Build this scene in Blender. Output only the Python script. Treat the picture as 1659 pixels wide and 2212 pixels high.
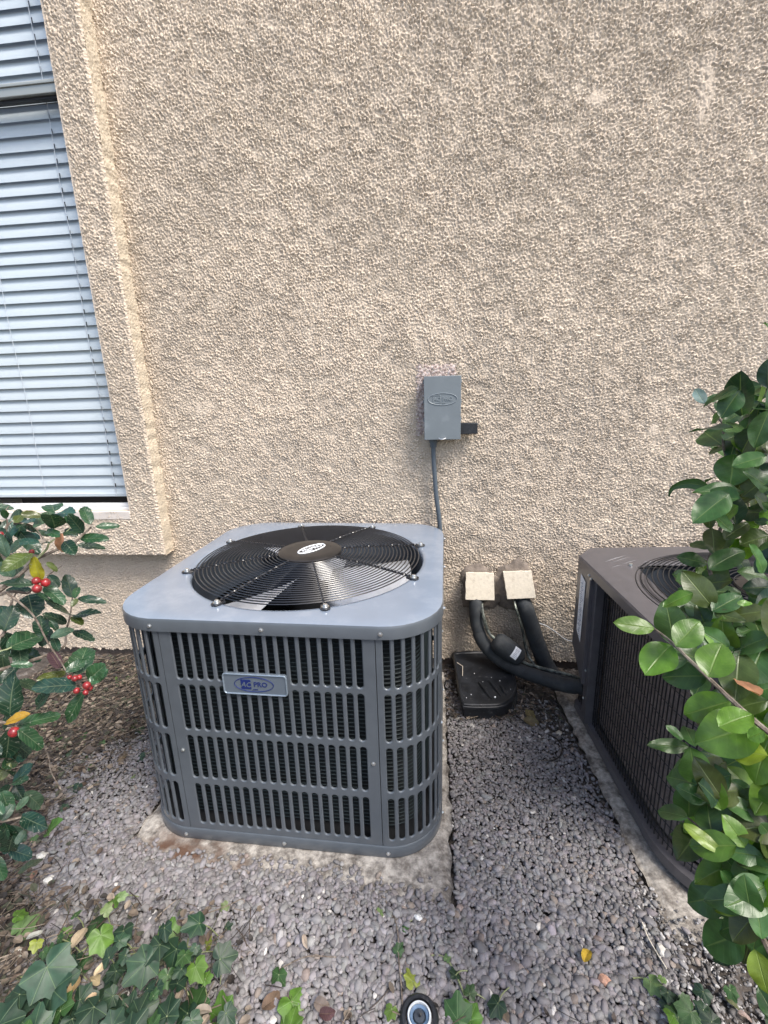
import bpy, bmesh, math, random
import numpy as np
from mathutils import Vector, Matrix, noise as mnoise

for o in list(bpy.data.objects): bpy.data.objects.remove(o)
S = bpy.context.scene
COL = S.collection
PI = math.pi
random.seed(7); rng = np.random.default_rng(11)

# ------------------------------------------------------------------ camera
CAM = Vector((.2706, -1.6821, 1.1039)); YAW, PIT, ROL, F = -.108, .255, -.0316, 1002.16
FW, FH = 1659., 2212.
_f0 = Vector((math.sin(YAW), math.cos(YAW), 0)); _r0 = Vector((math.cos(YAW), -math.sin(YAW), 0)); _u0 = Vector((0, 0, 1))
CF = _f0*math.cos(PIT) - _u0*math.sin(PIT); _u1 = _u0*math.cos(PIT) + _f0*math.sin(PIT)
CR = _r0*math.cos(ROL) + _u1*math.sin(ROL); CU = _u1*math.cos(ROL) - _r0*math.sin(ROL)
cam = bpy.data.cameras.new('camera'); co = bpy.data.objects.new('camera', cam); COL.objects.link(co); S.camera = co
cam.sensor_fit = 'VERTICAL'; cam.sensor_height = 36; cam.sensor_width = 27; cam.lens = 36*F/FH
cam.clip_start = .02; cam.clip_end = 500
m = Matrix((CR, CU, -CF)).transposed().to_4x4(); m.translation = CAM; co.matrix_world = m
# ------------------------------------------------------------------ sky, sun, exposure
SUN = Vector((.52, -.44, .95)).normalized()
W = bpy.data.worlds.new('World'); S.world = W; W.use_nodes = True
nt = W.node_tree; sky = nt.nodes.new('ShaderNodeTexSky'); sky.sky_type = 'NISHITA'; sky.sun_disc = False
sky.sun_elevation = math.asin(SUN.z); sky.sun_rotation = math.atan2(SUN.x, SUN.y); sky.dust_density = 3.0; sky.ozone_density = .8
nt.links.new(sky.outputs[0], nt.nodes['Background'].inputs[0]); nt.nodes['Background'].inputs[1].default_value = .15
sl = bpy.data.lights.new('sun', 'SUN'); sl.energy = 2.0; sl.angle = math.radians(20); sl.color = (1, .95, .88)
so = bpy.data.objects.new('sun', sl); COL.objects.link(so); so.rotation_euler = SUN.to_track_quat('Z', 'Y').to_euler()
S.view_settings.view_transform = 'Standard'; S.view_settings.look = 'None'; S.view_settings.exposure = 1.06; S.view_settings.gamma = 1
S.cycles.max_bounces = 6; S.cycles.transparent_max_bounces = 12

# ------------------------------------------------------------------ helpers
RG = {'d': (0, 0, 1), 'a': (1399.8, 777.6, .23437), 'b': (1313.4, 1278.8, .20834), 'c': (1382.5, 1685, .23837),
      'h': (0, 1071.4, .17965), 'k': (0, 1425.8, .2343), 'i': (0, 1814.5, .3333), 'j': (518.4, 1814.4, .36456), 'p': (933.1, 1166.4, .22915)}
def ray(rg, x, y):
    x0, y0, s = RG[rg]; X, Y = x0+s*x, y0+s*y
    return (CF*F + CR*(X-FW/2) - CU*(Y-FH/2)).normalized()
def at(rg, x, y, d): return CAM + ray(rg, x, y)*d
def onz(rg, x, y, z=0.03):
    r = ray(rg, x, y); return CAM + r*((z-CAM.z)/r.z)
def ony(rg, x, y, Y=0):
    r = ray(rg, x, y); return CAM + r*((Y-CAM.y)/r.y)

def tag(o, label=None, cat=None, group=None, kind=None):
    for k, v in (('label', label), ('category', cat), ('group', group), ('kind', kind)):
        if v: o[k] = v
    return o
def empty(name, loc=(0, 0, 0), rz=0, **kw):
    o = bpy.data.objects.new(name, None); COL.objects.link(o); o.location = loc; o.rotation_euler = (0, 0, rz); o.empty_display_size = .05
    return tag(o, **kw)
class MB:
    def __init__(s): s.v = []; s.f = []; s.uv = None; s.c = None
    def add(s, vs, fs):
        n = len(s.v); s.v += [tuple(p) for p in vs]; s.f += [tuple(i+n for i in f) for f in fs]; return s
    def box(s, a, b, M=None):
        x0, y0, z0 = a; x1, y1, z1 = b
        vs = [Vector(p) for p in ((x0,y0,z0),(x1,y0,z0),(x1,y1,z0),(x0,y1,z0),(x0,y0,z1),(x1,y0,z1),(x1,y1,z1),(x0,y1,z1))]
        if M: vs = [M @ p for p in vs]
        return s.add(vs, [(0,3,2,1),(4,5,6,7),(0,1,5,4),(1,2,6,5),(2,3,7,6),(3,0,4,7)])
    def tube(s, pts, r, n=8, closed=False, caps=True):
        pts = [Vector(p) for p in pts]; N = len(pts); rs = r if isinstance(r, (list, tuple)) else [r]*N
        up = None; rings = []
        for i, p in enumerate(pts):
            a = pts[i-1] if (i > 0 or closed) else p; b = pts[(i+1) % N] if (i < N-1 or closed) else p
            t = (b-a).normalized() if (b-a).length > 1e-9 else Vector((0, 0, 1))
            if up is None: up = t.orthogonal().normalized() if abs(t.z) > .95 else Vector((0, 0, 1))
            sd = t.cross(up)
            if sd.length < 1e-5: sd = t.orthogonal()
            sd.normalize(); up = sd.cross(t).normalized()
            rings.append([p + sd*(rs[i]*math.cos(2*PI*k/n)) + up*(rs[i]*math.sin(2*PI*k/n)) for k in range(n)])
        vs = [q for R_ in rings for q in R_]; fs = []
        M_ = N if closed else N-1
        for i in range(M_):
            for k in range(n):
                a = i*n+k; b = i*n+(k+1) % n; c = ((i+1) % N)*n+(k+1) % n; d = ((i+1) % N)*n+k
                fs.append((a, b, c, d))
        if caps and not closed: fs += [tuple(range(n))[::-1], tuple((N-1)*n+k for k in range(n))]
        return s.add(vs, fs)
    def prism(s, poly, z0, z1, M=None):   # poly xy -> extruded in z
        n = len(poly); vs = [Vector((x, y, z0)) for x, y in poly]+[Vector((x, y, z1)) for x, y in poly]
        if M: vs = [M @ p for p in vs]
        return s.add(vs, [tuple(range(n))[::-1], tuple(range(n, 2*n))]+[(i, (i+1) % n, n+(i+1) % n, n+i) for i in range(n)])
    def strip(s, loops, closed=True, M=None):  # bridge loops with equal counts
        n = len(loops[0]); vs = [Vector(p) for L in loops for p in L]
        if M: vs = [M @ p for p in vs]
        fs = []
        for j in range(len(loops)-1):
            for i in range(n if closed else n-1):
                fs.append((j*n+i, j*n+(i+1) % n, (j+1)*n+(i+1) % n, (j+1)*n+i))
        return s.add(vs, fs)
    def lathe(s, prof, c=(0, 0, 0), n=24, M=None):  # prof [(r,z)]
        return s.strip([[(c[0]+r*math.cos(2*PI*k/n), c[1]+r*math.sin(2*PI*k/n), c[2]+z) for k in range(n)] for r, z in prof], M=M)
    def build(s, name, mt, parent=None, smooth=True, bevel=0, ang=40, **kw):
        me = bpy.data.meshes.new(name); me.from_pydata(s.v, [], s.f); me.validate(); me.update()
        if s.uv is not None and len(s.uv) == len(me.vertices):
            L = me.uv_layers.new(name='UVMap'); vi = np.empty(len(me.loops), np.int32); me.loops.foreach_get('vertex_index', vi)
            L.data.foreach_set('uv', np.array(s.uv, np.float32)[vi].ravel())
        if s.c is not None and len(s.c) == len(me.vertices):
            A = me.color_attributes.new('tint', 'FLOAT_COLOR', 'POINT'); c = np.ones((len(s.c), 4), np.float32); c[:, :3] = np.array(s.c); A.data.foreach_set('color', c.ravel())
        o = bpy.data.objects.new(name, me); COL.objects.link(o); me.materials.append(mt)
        if parent: o.parent = parent
        if smooth:
            me.polygons.foreach_set('use_smooth', [True]*len(me.polygons))
            try: me.set_sharp_from_angle(angle=math.radians(ang))
            except Exception: pass
        if bevel:
            b = o.modifiers.new('bevel', 'BEVEL'); b.width = bevel; b.segments = 2; b.limit_method = 'ANGLE'
        return tag(o, **kw)
def npmesh(name, V, Fq, mt, parent=None, tint=None, smooth=True, uv=None, **kw):
    me = bpy.data.meshes.new(name); k = Fq.shape[1]
    me.vertices.add(len(V)); me.vertices.foreach_set('co', V.astype(np.float32).ravel())
    me.loops.add(Fq.size); me.loops.foreach_set('vertex_index', Fq.astype(np.int32).ravel())
    me.polygons.add(len(Fq)); me.polygons.foreach_set('loop_start', np.arange(0, Fq.size, k, dtype=np.int32)); me.polygons.foreach_set('loop_total', np.full(len(Fq), k, np.int32))
    me.update(calc_edges=True)
    if smooth: me.polygons.foreach_set('use_smooth', np.ones(len(Fq), bool))
    if tint is not None:
        A = me.color_attributes.new('tint', 'FLOAT_COLOR', 'POINT'); c = np.ones((len(V), 4), np.float32); c[:, :3] = tint; A.data.foreach_set('color', c.ravel())
    me.materials.append(mt); o = bpy.data.objects.new(name, me); COL.objects.link(o)
    if parent: o.parent = parent
    return tag(o, **kw)
def gridfaces(nu, nv, keep=None, flip=False):
    i, j = np.meshgrid(np.arange(nu-1), np.arange(nv-1), indexing='ij'); a = (i*nv+j).ravel()
    Q = np.stack([a, a+nv, a+nv+1, a+1], 1)
    if flip: Q = Q[:, ::-1]
    return Q[keep.ravel()] if keep is not None else Q
def gnoise(shape, step, size, seed):   # smooth random field, features about `size`, unit variance (FFT)
    r = np.random.default_rng(seed); n = r.standard_normal(shape); f0 = np.fft.fftfreq(shape[0], step)[:, None]; f1 = np.fft.rfftfreq(shape[1], step)[None]
    k = np.sqrt(f0**2+f1**2); H = np.exp(-(k*size)**2)*k**.5
    g = np.fft.irfft2(np.fft.rfft2(n)*H, s=shape); return g/g.std()
def sm(x, a, b):
    t = np.clip((x-a)/(b-a), 0, 1); return t*t*(3-2*t)

# ------------------------------------------------------------------ materials
def mat(name, col, rough=.5, metal=0, vary=0, vscale=20, bump=0, bscale=80, coat=0, tint=False, col2=None, cscale=8, spec=.5, detail=5, thr=(.42, .6)):
    M = bpy.data.materials.new(name); M.use_nodes = True; nt = M.node_tree; N = nt.nodes; L = nt.links; B = N['Principled BSDF']
    B.inputs['Roughness'].default_value = rough; B.inputs['Metallic'].default_value = metal; B.inputs['Specular IOR Level'].default_value = spec
    if coat: B.inputs['Coat Weight'].default_value = coat; B.inputs['Coat Roughness'].default_value = .12
    tc = N.new('ShaderNodeTexCoord'); src = None
    if tint:
        a = N.new('ShaderNodeAttribute'); a.attribute_name = 'tint'; src = a.outputs['Color']
    else:
        B.inputs['Base Color'].default_value = (*col, 1)
        r = N.new('ShaderNodeRGB'); r.outputs[0].default_value = (*col, 1); src = r.outputs[0]
    if col2:
        n = N.new('ShaderNodeTexNoise'); n.inputs['Scale'].default_value = cscale; n.inputs['Detail'].default_value = detail; n.inputs['Roughness'].default_value = .65; L.new(tc.outputs['Object'], n.inputs['Vector'])
        cr = N.new('ShaderNodeValToRGB'); cr.color_ramp.elements[0].position = thr[0]; cr.color_ramp.elements[1].position = thr[1]; L.new(n.outputs[0], cr.inputs[0])
        mx = N.new('ShaderNodeMixRGB'); L.new(cr.outputs[0], mx.inputs[0]); L.new(src, mx.inputs[1]); mx.inputs[2].default_value = (*col2, 1); src = mx.outputs[0]
    if vary:
        n = N.new('ShaderNodeTexNoise'); n.inputs['Scale'].default_value = vscale; n.inputs['Detail'].default_value = 6; L.new(tc.outputs['Object'], n.inputs['Vector'])
        mr = N.new('ShaderNodeMapRange'); mr.inputs['From Min'].default_value = .3; mr.inputs['From Max'].default_value = .7; mr.inputs['To Min'].default_value = 1-vary; mr.inputs['To Max'].default_value = 1+vary; L.new(n.outputs[0], mr.inputs[0])
        mx = N.new('ShaderNodeMixRGB'); mx.blend_type = 'MULTIPLY'; mx.inputs[0].default_value = 1; L.new(src, mx.inputs[1]); L.new(mr.outputs[0], mx.inputs[2]); src = mx.outputs[0]
        mr2 = N.new('ShaderNodeMapRange'); mr2.inputs['To Min'].default_value = max(0, rough-.12); mr2.inputs['To Max'].default_value = min(1, rough+.12); L.new(n.outputs[0], mr2.inputs[0]); L.new(mr2.outputs[0], B.inputs['Roughness'])
    L.new(src, B.inputs['Base Color'])
    if bump:
        n = N.new('ShaderNodeTexNoise'); n.inputs['Scale'].default_value = bscale; n.inputs['Detail'].default_value = 6; L.new(tc.outputs['Object'], n.inputs['Vector'])
        b = N.new('ShaderNodeBump'); b.inputs['Strength'].default_value = 1; b.inputs['Distance'].default_value = bump; L.new(n.outputs[0], b.inputs['Height']); L.new(b.outputs[0], B.inputs['Normal'])
    return M
M_stucco = mat('stucco', (.62, .525, .42), .9, vary=.05, vscale=4, bump=.0010, bscale=300, col2=(.56, .475, .38), cscale=1.2, spec=.25)
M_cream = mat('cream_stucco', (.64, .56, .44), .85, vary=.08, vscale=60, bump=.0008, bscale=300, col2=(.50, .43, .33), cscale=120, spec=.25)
M_bare = mat('bare_stucco', (.34, .25, .22), .95, vary=.2, vscale=120, bump=.0015, bscale=260, col2=(.62, .54, .50), cscale=110)
M_concrete = mat('concrete', (.33, .30, .27), .92, vary=.22, vscale=45, bump=.0012, bscale=220, col2=(.16, .14, .12), cscale=16, detail=9)
M_rust = None
M_found = mat('foundation', (.13, .10, .08), .95, vary=.3, vscale=40, bump=.002, bscale=120)
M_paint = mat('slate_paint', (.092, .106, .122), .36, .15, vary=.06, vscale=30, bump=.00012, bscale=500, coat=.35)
M_paint_skylit = mat('slate_paint_skylit', (.225, .272, .34), .22, .1, vary=.07, vscale=9, bump=.0002, bscale=220, coat=.5, col2=(.30, .335, .385), cscale=9, thr=(.5, .8))  # same slate paint, made paler and bluer: sky light on the lid painted in
M_black = mat('black_wire', (.012, .013, .016), .3, 0, coat=.3)
M_hub = mat('hub_plastic', (.020, .018, .017), .33, 0, vary=.3, vscale=25)
M_coil = mat('coil_fins', (.003, .007, .009), .8, 0, vary=.4, vscale=60)
M_steel = mat('zinc', (.62, .63, .62), .28, .9)
M_alu = mat('fan_blade', (.80, .84, .90), .38, .6, vary=.12, vscale=14)
M_dark = mat('dark_inside', (.012, .013, .015), .6)
M_shroud = mat('shroud_dark', (.05, .06, .075), .4, .2)
M_plate = mat('badge_grey', (.135, .165, .20), .35, .3, coat=.3)
M_rim = mat('badge_rim', (.27, .33, .39), .3, .5)
M_navy = mat('navy_print', (.008, .018, .11), .45)
M_white = mat('white_print', (.75, .78, .8), .5)
M_box = mat('box_grey', (.155, .18, .195), .5, .1, vary=.05, vscale=20, col2=(.19, .215, .23), cscale=22, thr=(.55, .7))
M_rubber = mat('foam_insulation', (.028, .033, .038), .8, vary=.3, vscale=30, bump=.0006, bscale=150, col2=(.06, .062, .06), cscale=18, thr=(.5, .75))
M_conduit = mat('grey_conduit', (.075, .095, .115), .45)
M_copper = mat('dull_copper', (.20, .22, .19), .5, .6, vary=.4, vscale=80, col2=(.04, .045, .045), cscale=50)
M_cap = mat('ivory_cap', (.66, .60, .49), .75, vary=.08, vscale=90, bump=.0006, bscale=200, col2=(.54, .48, .38), cscale=60, thr=(.55, .7))
M_mud = mat('mortar', (.18, .15, .125), .95, vary=.25, vscale=60, bump=.002, bscale=150)
M_bronze = mat('bronze_paint', (.105, .100, .108), .38, .2, vary=.12, vscale=40, bump=.0002, bscale=300, coat=.2)
M_mesh = mat('mesh_wire', (.010, .011, .013), .45)
M_fin = mat('old_coil', (.21, .17, .15), .7, .2, vary=.35, vscale=50)
M_plastic = mat('black_plastic', (.014, .016, .020), .45, 0, vary=.4, vscale=30, col2=(.09, .09, .09), cscale=70, thr=(.60, .78), bump=.0004, bscale=200)
M_blind = mat('blind_vinyl', (.53, .585, .62), .45, vary=.02, vscale=6)
M_frame = mat('window_vinyl', (.62, .62, .62), .4, vary=.06, vscale=30)
M_frame2 = mat('window_rail', (.33, .35, .33), .35, .3)
M_winint = mat('room', (.02, .02, .022), .8)
M_sticker = mat('sticker', (.90, .91, .92), .5, col2=(.74, .77, .80), cscale=60)
M_ink = mat('ink', (.13, .15, .2), .6)
M_soil = mat('soil', (.062, .052, .044), .95, vary=.45, vscale=45, bump=.006, bscale=70, col2=(.16, .148, .138), cscale=55, detail=10, thr=(.50, .72))
M_peb = mat('pebble', (.2, .2, .2), .72, tint=True, vary=.13, vscale=160, bump=.0004, bscale=400)
M_chip = mat('litter', (.2, .2, .2), .85, tint=True, vary=.3, vscale=120)
M_bark = mat('bark', (.11, .085, .065), .85, vary=.35, vscale=120, bump=.001, bscale=200, col2=(.20, .17, .14), cscale=60)
M_twig = mat('green_twig', (.22, .25, .12), .6, vary=.2, vscale=80)
M_berry = mat('berry_red', (.30, .018, .022), .33, vary=.35, vscale=120, coat=.2, col2=(.16, .02, .02), cscale=200)
def leafmat(name, rough, veins, ivy=False, vcol=(.30, .42, .20), trans=.18, spots=0):
    M = bpy.data.materials.new(name); M.use_nodes = True; nt = M.node_tree; N = nt.nodes; L = nt.links; B = N['Principled BSDF']
    B.inputs['Roughness'].default_value = rough; B.inputs['Specular IOR Level'].default_value = .5
    at_ = N.new('ShaderNodeAttribute'); at_.attribute_name = 'tint'; uv = N.new('ShaderNodeUVMap'); uv.uv_map = 'UVMap'; sp = N.new('ShaderNodeSeparateXYZ'); L.new(uv.outputs[0], sp.inputs[0])
    def mth(op, a, b=None, c=None):
        n = N.new('ShaderNodeMath'); n.operation = op
        for i, x in enumerate((a, b, c)):
            if x is None: continue
            if isinstance(x, (int, float)): n.inputs[i].default_value = x
            else: L.new(x, n.inputs[i])
        return n.outputs[0]
    u, v = sp.outputs[0], sp.outputs[1]
    def line(d, w): return mth('SUBTRACT', 1, mth('MINIMUM', mth('DIVIDE', d, w), 1))
    if not ivy:
        av = mth('ABSOLUTE', v); mid = line(av, .07)
        ph = mth('FRACT', mth('MULTIPLY', mth('SUBTRACT', u, mth('MULTIPLY', av, .22)), 7)); sd = line(mth('ABSOLUTE', mth('SUBTRACT', ph, .5)), .13)
        vein = mth('MAXIMUM', mid, mth('MULTIPLY', sd, veins))
    else:
        vein = None
        for a in (0, 48, -48, 100, -100):
            ca, sa = math.cos(math.radians(a)), math.sin(math.radians(a))
            al = mth('ADD', mth('MULTIPLY', u, ca), mth('MULTIPLY', v, sa)); pe = mth('ABSOLUTE', mth('SUBTRACT', mth('MULTIPLY', v, ca), mth('MULTIPLY', u, sa)))
            l = mth('MULTIPLY', line(pe, .022), mth('GREATER_THAN', al, 0)); vein = l if vein is None else mth('MAXIMUM', vein, l)
        vein = mth('MULTIPLY', vein, veins)
    n = N.new('ShaderNodeTexNoise'); n.inputs['Scale'].default_value = 70; n.inputs['Detail'].default_value = 5; tc = N.new('ShaderNodeTexCoord'); L.new(tc.outputs['Object'], n.inputs[0])
    mr = N.new('ShaderNodeMapRange'); mr.inputs['From Min'].default_value = .3; mr.inputs['From Max'].default_value = .7; mr.inputs['To Min'].default_value = .72; mr.inputs['To Max'].default_value = 1.28; L.new(n.outputs[0], mr.inputs[0])
    mx = N.new('ShaderNodeMixRGB'); mx.blend_type = 'MULTIPLY'; mx.inputs[0].default_value = 1; L.new(at_.outputs['Color'], mx.inputs[1]); L.new(mr.outputs[0], mx.inputs[2])
    mv = N.new('ShaderNodeMixRGB'); L.new(mth('MULTIPLY', vein, .55), mv.inputs[0]); L.new(mx.outputs[0], mv.inputs[1])
    vc = N.new('ShaderNodeMixRGB'); vc.inputs[0].default_value = .5; L.new(at_.outputs['Color'], vc.inputs[1]); vc.inputs[2].default_value = (*vcol, 1); L.new(vc.outputs[0], mv.inputs[2]); out = mv.outputs[0]
    if spots:
        n2 = N.new('ShaderNodeTexNoise'); n2.inputs['Scale'].default_value = 240; n2.inputs['Detail'].default_value = 3; L.new(tc.outputs['Object'], n2.inputs[0])
        ms = N.new('ShaderNodeMixRGB'); L.new(mth('MULTIPLY', mth('GREATER_THAN', n2.outputs[0], .675), spots), ms.inputs[0]); L.new(out, ms.inputs[1]); ms.inputs[2].default_value = (.42, .44, .36, 1); out = ms.outputs[0]
    L.new(out, B.inputs['Base Color'])
    b = N.new('ShaderNodeBump'); b.inputs['Distance'].default_value = .0012; b.inputs['Strength'].default_value = .6; L.new(mth('ADD', mth('MULTIPLY', vein, -.6), mth('MULTIPLY', n.outputs[0], .8)), b.inputs['Height']); L.new(b.outputs[0], B.inputs['Normal'])
    tr = N.new('ShaderNodeBsdfTranslucent'); hs = N.new('ShaderNodeMixRGB'); hs.blend_type = 'MULTIPLY'; hs.inputs[0].default_value = 1; L.new(out, hs.inputs[1]); hs.inputs[2].default_value = (1.6, 1.9, .6, 1); L.new(hs.outputs[0], tr.inputs[0])
    ms = N.new('ShaderNodeMixShader'); ms.inputs[0].default_value = trans; L.new(B.outputs[0], ms.inputs[1]); L.new(tr.outputs[0], ms.inputs[2]); L.new(ms.outputs[0], N['Material Output'].inputs[0])
    return M
M_holly = leafmat('holly_leaf', .26, .4, spots=.35, vcol=(.35, .42, .25))
M_privet = leafmat('privet_leaf', .36, .12, vcol=(.35, .45, .15), trans=.25)
M_ivy = leafmat('ivy_leaf', .5, .9, ivy=True, vcol=(.30, .42, .20))
M_dead = leafmat('dry_leaf', .8, .3, vcol=(.45, .33, .2))
gl = bpy.data.materials.new('window_glass'); gl.use_nodes = True; N = gl.node_tree.nodes; L = gl.node_tree.links
g1 = N.new('ShaderNodeBsdfTransparent'); g1.inputs[0].default_value = (.99, 1, 1, 1); g2 = N.new('ShaderNodeBsdfGlossy'); g2.inputs['Roughness'].default_value = .02; lw = N.new('ShaderNodeLayerWeight'); pw_ = N.new('ShaderNodeMath'); pw_.operation = 'POWER'; pw_.inputs[1].default_value = 4; L.new(lw.outputs['Facing'], pw_.inputs[0]); fr = N.new('ShaderNodeMath'); fr.operation = 'MULTIPLY_ADD'; fr.inputs[1].default_value = .7; fr.inputs[2].default_value = .06; L.new(pw_.outputs[0], fr.inputs[0])
mx = N.new('ShaderNodeMixShader'); L.new(fr.outputs[0], mx.inputs[0]); L.new(g1.outputs[0], mx.inputs[1]); L.new(g2.outputs[0], mx.inputs[2]); L.new(mx.outputs[0], N['Material Output'].inputs[0]); M_glass = gl

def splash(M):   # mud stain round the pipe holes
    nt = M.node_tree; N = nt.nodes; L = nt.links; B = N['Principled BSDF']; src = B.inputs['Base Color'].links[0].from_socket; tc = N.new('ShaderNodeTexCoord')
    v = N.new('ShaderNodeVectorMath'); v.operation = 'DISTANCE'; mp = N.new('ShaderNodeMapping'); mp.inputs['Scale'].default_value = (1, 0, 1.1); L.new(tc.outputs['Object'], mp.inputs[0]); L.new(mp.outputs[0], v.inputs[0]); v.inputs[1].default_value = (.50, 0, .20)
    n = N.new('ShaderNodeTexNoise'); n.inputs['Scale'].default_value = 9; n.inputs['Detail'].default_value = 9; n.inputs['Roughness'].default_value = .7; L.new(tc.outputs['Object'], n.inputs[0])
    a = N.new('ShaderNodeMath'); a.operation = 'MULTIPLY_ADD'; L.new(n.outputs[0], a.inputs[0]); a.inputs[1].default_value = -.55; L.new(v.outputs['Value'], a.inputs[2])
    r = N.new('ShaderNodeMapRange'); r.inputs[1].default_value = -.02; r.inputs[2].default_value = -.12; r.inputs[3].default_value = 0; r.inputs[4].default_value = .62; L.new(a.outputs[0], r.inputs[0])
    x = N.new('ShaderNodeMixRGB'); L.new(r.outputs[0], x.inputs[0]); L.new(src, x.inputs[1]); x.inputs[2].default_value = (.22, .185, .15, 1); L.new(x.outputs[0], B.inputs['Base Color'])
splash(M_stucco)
# ------------------------------------------------------------------ ground
def yb(x): return np.interp(x, [-.6, -.46, -.39, -.22, 0, .1, .2, .31], [-.80, -.83, -.868, -.887, -.888, -.90, -.922, -.925])
def hgt(x, y):   # surface of gravel / soil
    x = np.asarray(x, float); y = np.asarray(y, float)
    base = .018 + .018*sm(-y, .15, .6)
    front = .05 + np.clip((yb(x)-y)*.22, -.06, .018)
    wf = sm(-y, .78, .86)*(1-sm(x, .30, .34))*sm(x, -.62, -.5)
    h = base*(1-wf)+front*wf
    h = h + (.052-h)*sm(-y, .95, 1.10)
    rs = sm(x, .62, .74)*sm(-y, .80, .98); h = h+(.058-h)*rs
    return h
def ingravel(x, y):
    left = np.interp(-y, [.0, .28, .44, .55, .69, .89, .99, 1.09, 1.3], [-.50, -.62, -.69, -.80, -.84, -.74, -.64, -.52, -.40])
    right = np.interp(-y, [0, .33, .45, .76, .93, 1.02, 1.09, 1.4], [.30, .60, .69, .735, .71, .70, .69, .66])
    return left, right
gx = np.concatenate([-np.geomspace(60, 2.2, 30), np.arange(-2.1, 2.2, .012), np.geomspace(2.25, 60, 30)])
gy = np.concatenate([-np.geomspace(60, 1.9, 30), np.arange(-1.85, .02, .012), np.geomspace(.1, 30, 12)])
X, Y = np.meshgrid(gx, gy, indexing='ij'); nz = gnoise(X.shape, .012, .05, 3)*.004+gnoise(X.shape, .012, .014, 4)*.0025
inn = (np.abs(X) < 2.2) & (np.abs(Y) < 1.9); lf, rt = ingravel(X, Y); ing = sm(X, lf-.03, lf+.03)*(1-sm(X, rt-.02, rt+.02))
Z = np.where(inn, hgt(X, Y) + nz*(1-ing) - .010*ing - .004, .03)
onpad = (X > -.50) & (X < .33) & (Y > -.95) & (Y < -.04); Z = np.where(onpad, np.minimum(Z, .034), Z)
onpad2 = (X > .70) & (X < 1.62) & (Y > -1.0) & (Y < -.1); Z = np.where(onpad2, np.minimum(Z, .030 + .03*sm(-Y, .93, .99)), Z)
npmesh('ground', np.stack([X, Y, Z], -1).reshape(-1, 3), gridfaces(len(gx), len(gy)), M_soil, kind='structure')

# pads
def pad(name, x0, x1, y0, y1, zt, label, seed, th=0):
    nx, ny = int((x1-x0)/.012), int((y1-y0)/.012); xs = np.linspace(x0, x1, nx); ys = np.linspace(y0, y1, ny); X, Y = np.meshgrid(xs, ys, indexing='ij')
    e = np.minimum(np.minimum(X-x0, x1-X), np.minimum(Y-y0, y1-Y)); Z = zt + gnoise(X.shape, .012, .03, seed)*.0009 - .009*(1-sm(e, -.001, .016))
    wob = gnoise(X.shape, .012, .05, seed+1)*.003; X2 = X+wob*(e < .02); V = np.stack([X2, Y, Z], -1).reshape(-1, 3); Fq = gridfaces(nx, ny)
    idx = np.arange(nx*ny).reshape(nx, ny); ring = np.concatenate([idx[:, 0], idx[-1, 1:], idx[::-1, -1][1:], idx[0, ::-1][1:-1]])
    low = V[ring].copy(); low[:, 2] = -.06; n = len(V); V = np.concatenate([V, low]); k = len(ring); a = np.arange(k)
    Fq = np.concatenate([Fq, np.stack([ring, n+a, n+(a+1) % k, ring[(a+1) % k]], 1)[:, ::-1]])
    cx, cy = (x0+x1)/2, (y0+y1)/2; V[:, 0] -= cx; V[:, 1] -= cy
    o = npmesh(name, V, Fq, M_padm[seed % 2], label=label, cat='concrete pad'); o.location = (cx, cy, 0); o.rotation_euler.z = th; return o
def padmat(name, rust):
    M = mat(name, (.36, .335, .30), .92, vary=.30, vscale=110, bump=.002, bscale=200, col2=(.13, .115, .10), cscale=34, detail=10, thr=(.43, .62)); nt = M.node_tree; N = nt.nodes; L = nt.links; B = N['Principled BSDF']
    if rust:
        src = B.inputs['Base Color'].links[0].from_socket; tc = N.new('ShaderNodeTexCoord'); sp = N.new('ShaderNodeSeparateXYZ'); L.new(tc.outputs['Object'], sp.inputs[0])
        def mr(s, a, b, c=0, d=1):
            n = N.new('ShaderNodeMapRange'); n.inputs[1].default_value = a; n.inputs[2].default_value = b; n.inputs[3].default_value = c; n.inputs[4].default_value = d; L.new(s, n.inputs[0]); return n.outputs[0]
        n = N.new('ShaderNodeTexNoise'); n.inputs['Scale'].default_value = 14; n.inputs['Detail'].default_value = 8; L.new(tc.outputs['Object'], n.inputs[0])
        a = N.new('ShaderNodeMath'); a.operation = 'MULTIPLY'; L.new(mr(sp.outputs[0], -.02, -.16), a.inputs[0]); L.new(mr(n.outputs[0], .42, .58), a.inputs[1])
        b = N.new('ShaderNodeMath'); b.operation = 'MULTIPLY'; L.new(a.outputs[0], b.inputs[0]); L.new(mr(sp.outputs[1], -.28, -.345), b.inputs[1])
        b2 = N.new('ShaderNodeMath'); b2.operation = 'MULTIPLY'; L.new(b.outputs[0], b2.inputs[0]); L.new(mr(sp.outputs[0], -.40, -.33), b2.inputs[1])
        x = N.new('ShaderNodeMixRGB'); L.new(b2.outputs[0], x.inputs[0]); L.new(src, x.inputs[1]); x.inputs[2].default_value = (.10, .055, .035, 1); L.new(x.outputs[0], B.inputs['Base Color'])
    return M
M_padm = {0: padmat('pad_concrete', True), 1: padmat('pad_concrete_old', False)}
pad('concrete_pad', -.475, .312, -.932, -.085, .050, 'weathered concrete pad with rust stain under the slate grey cooling unit', 20)
pad('concrete_pad', .722, 1.60, -1.02, -.16, .050, 'chalky concrete pad under the dark bronze cooling unit', 31, .045)

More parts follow.
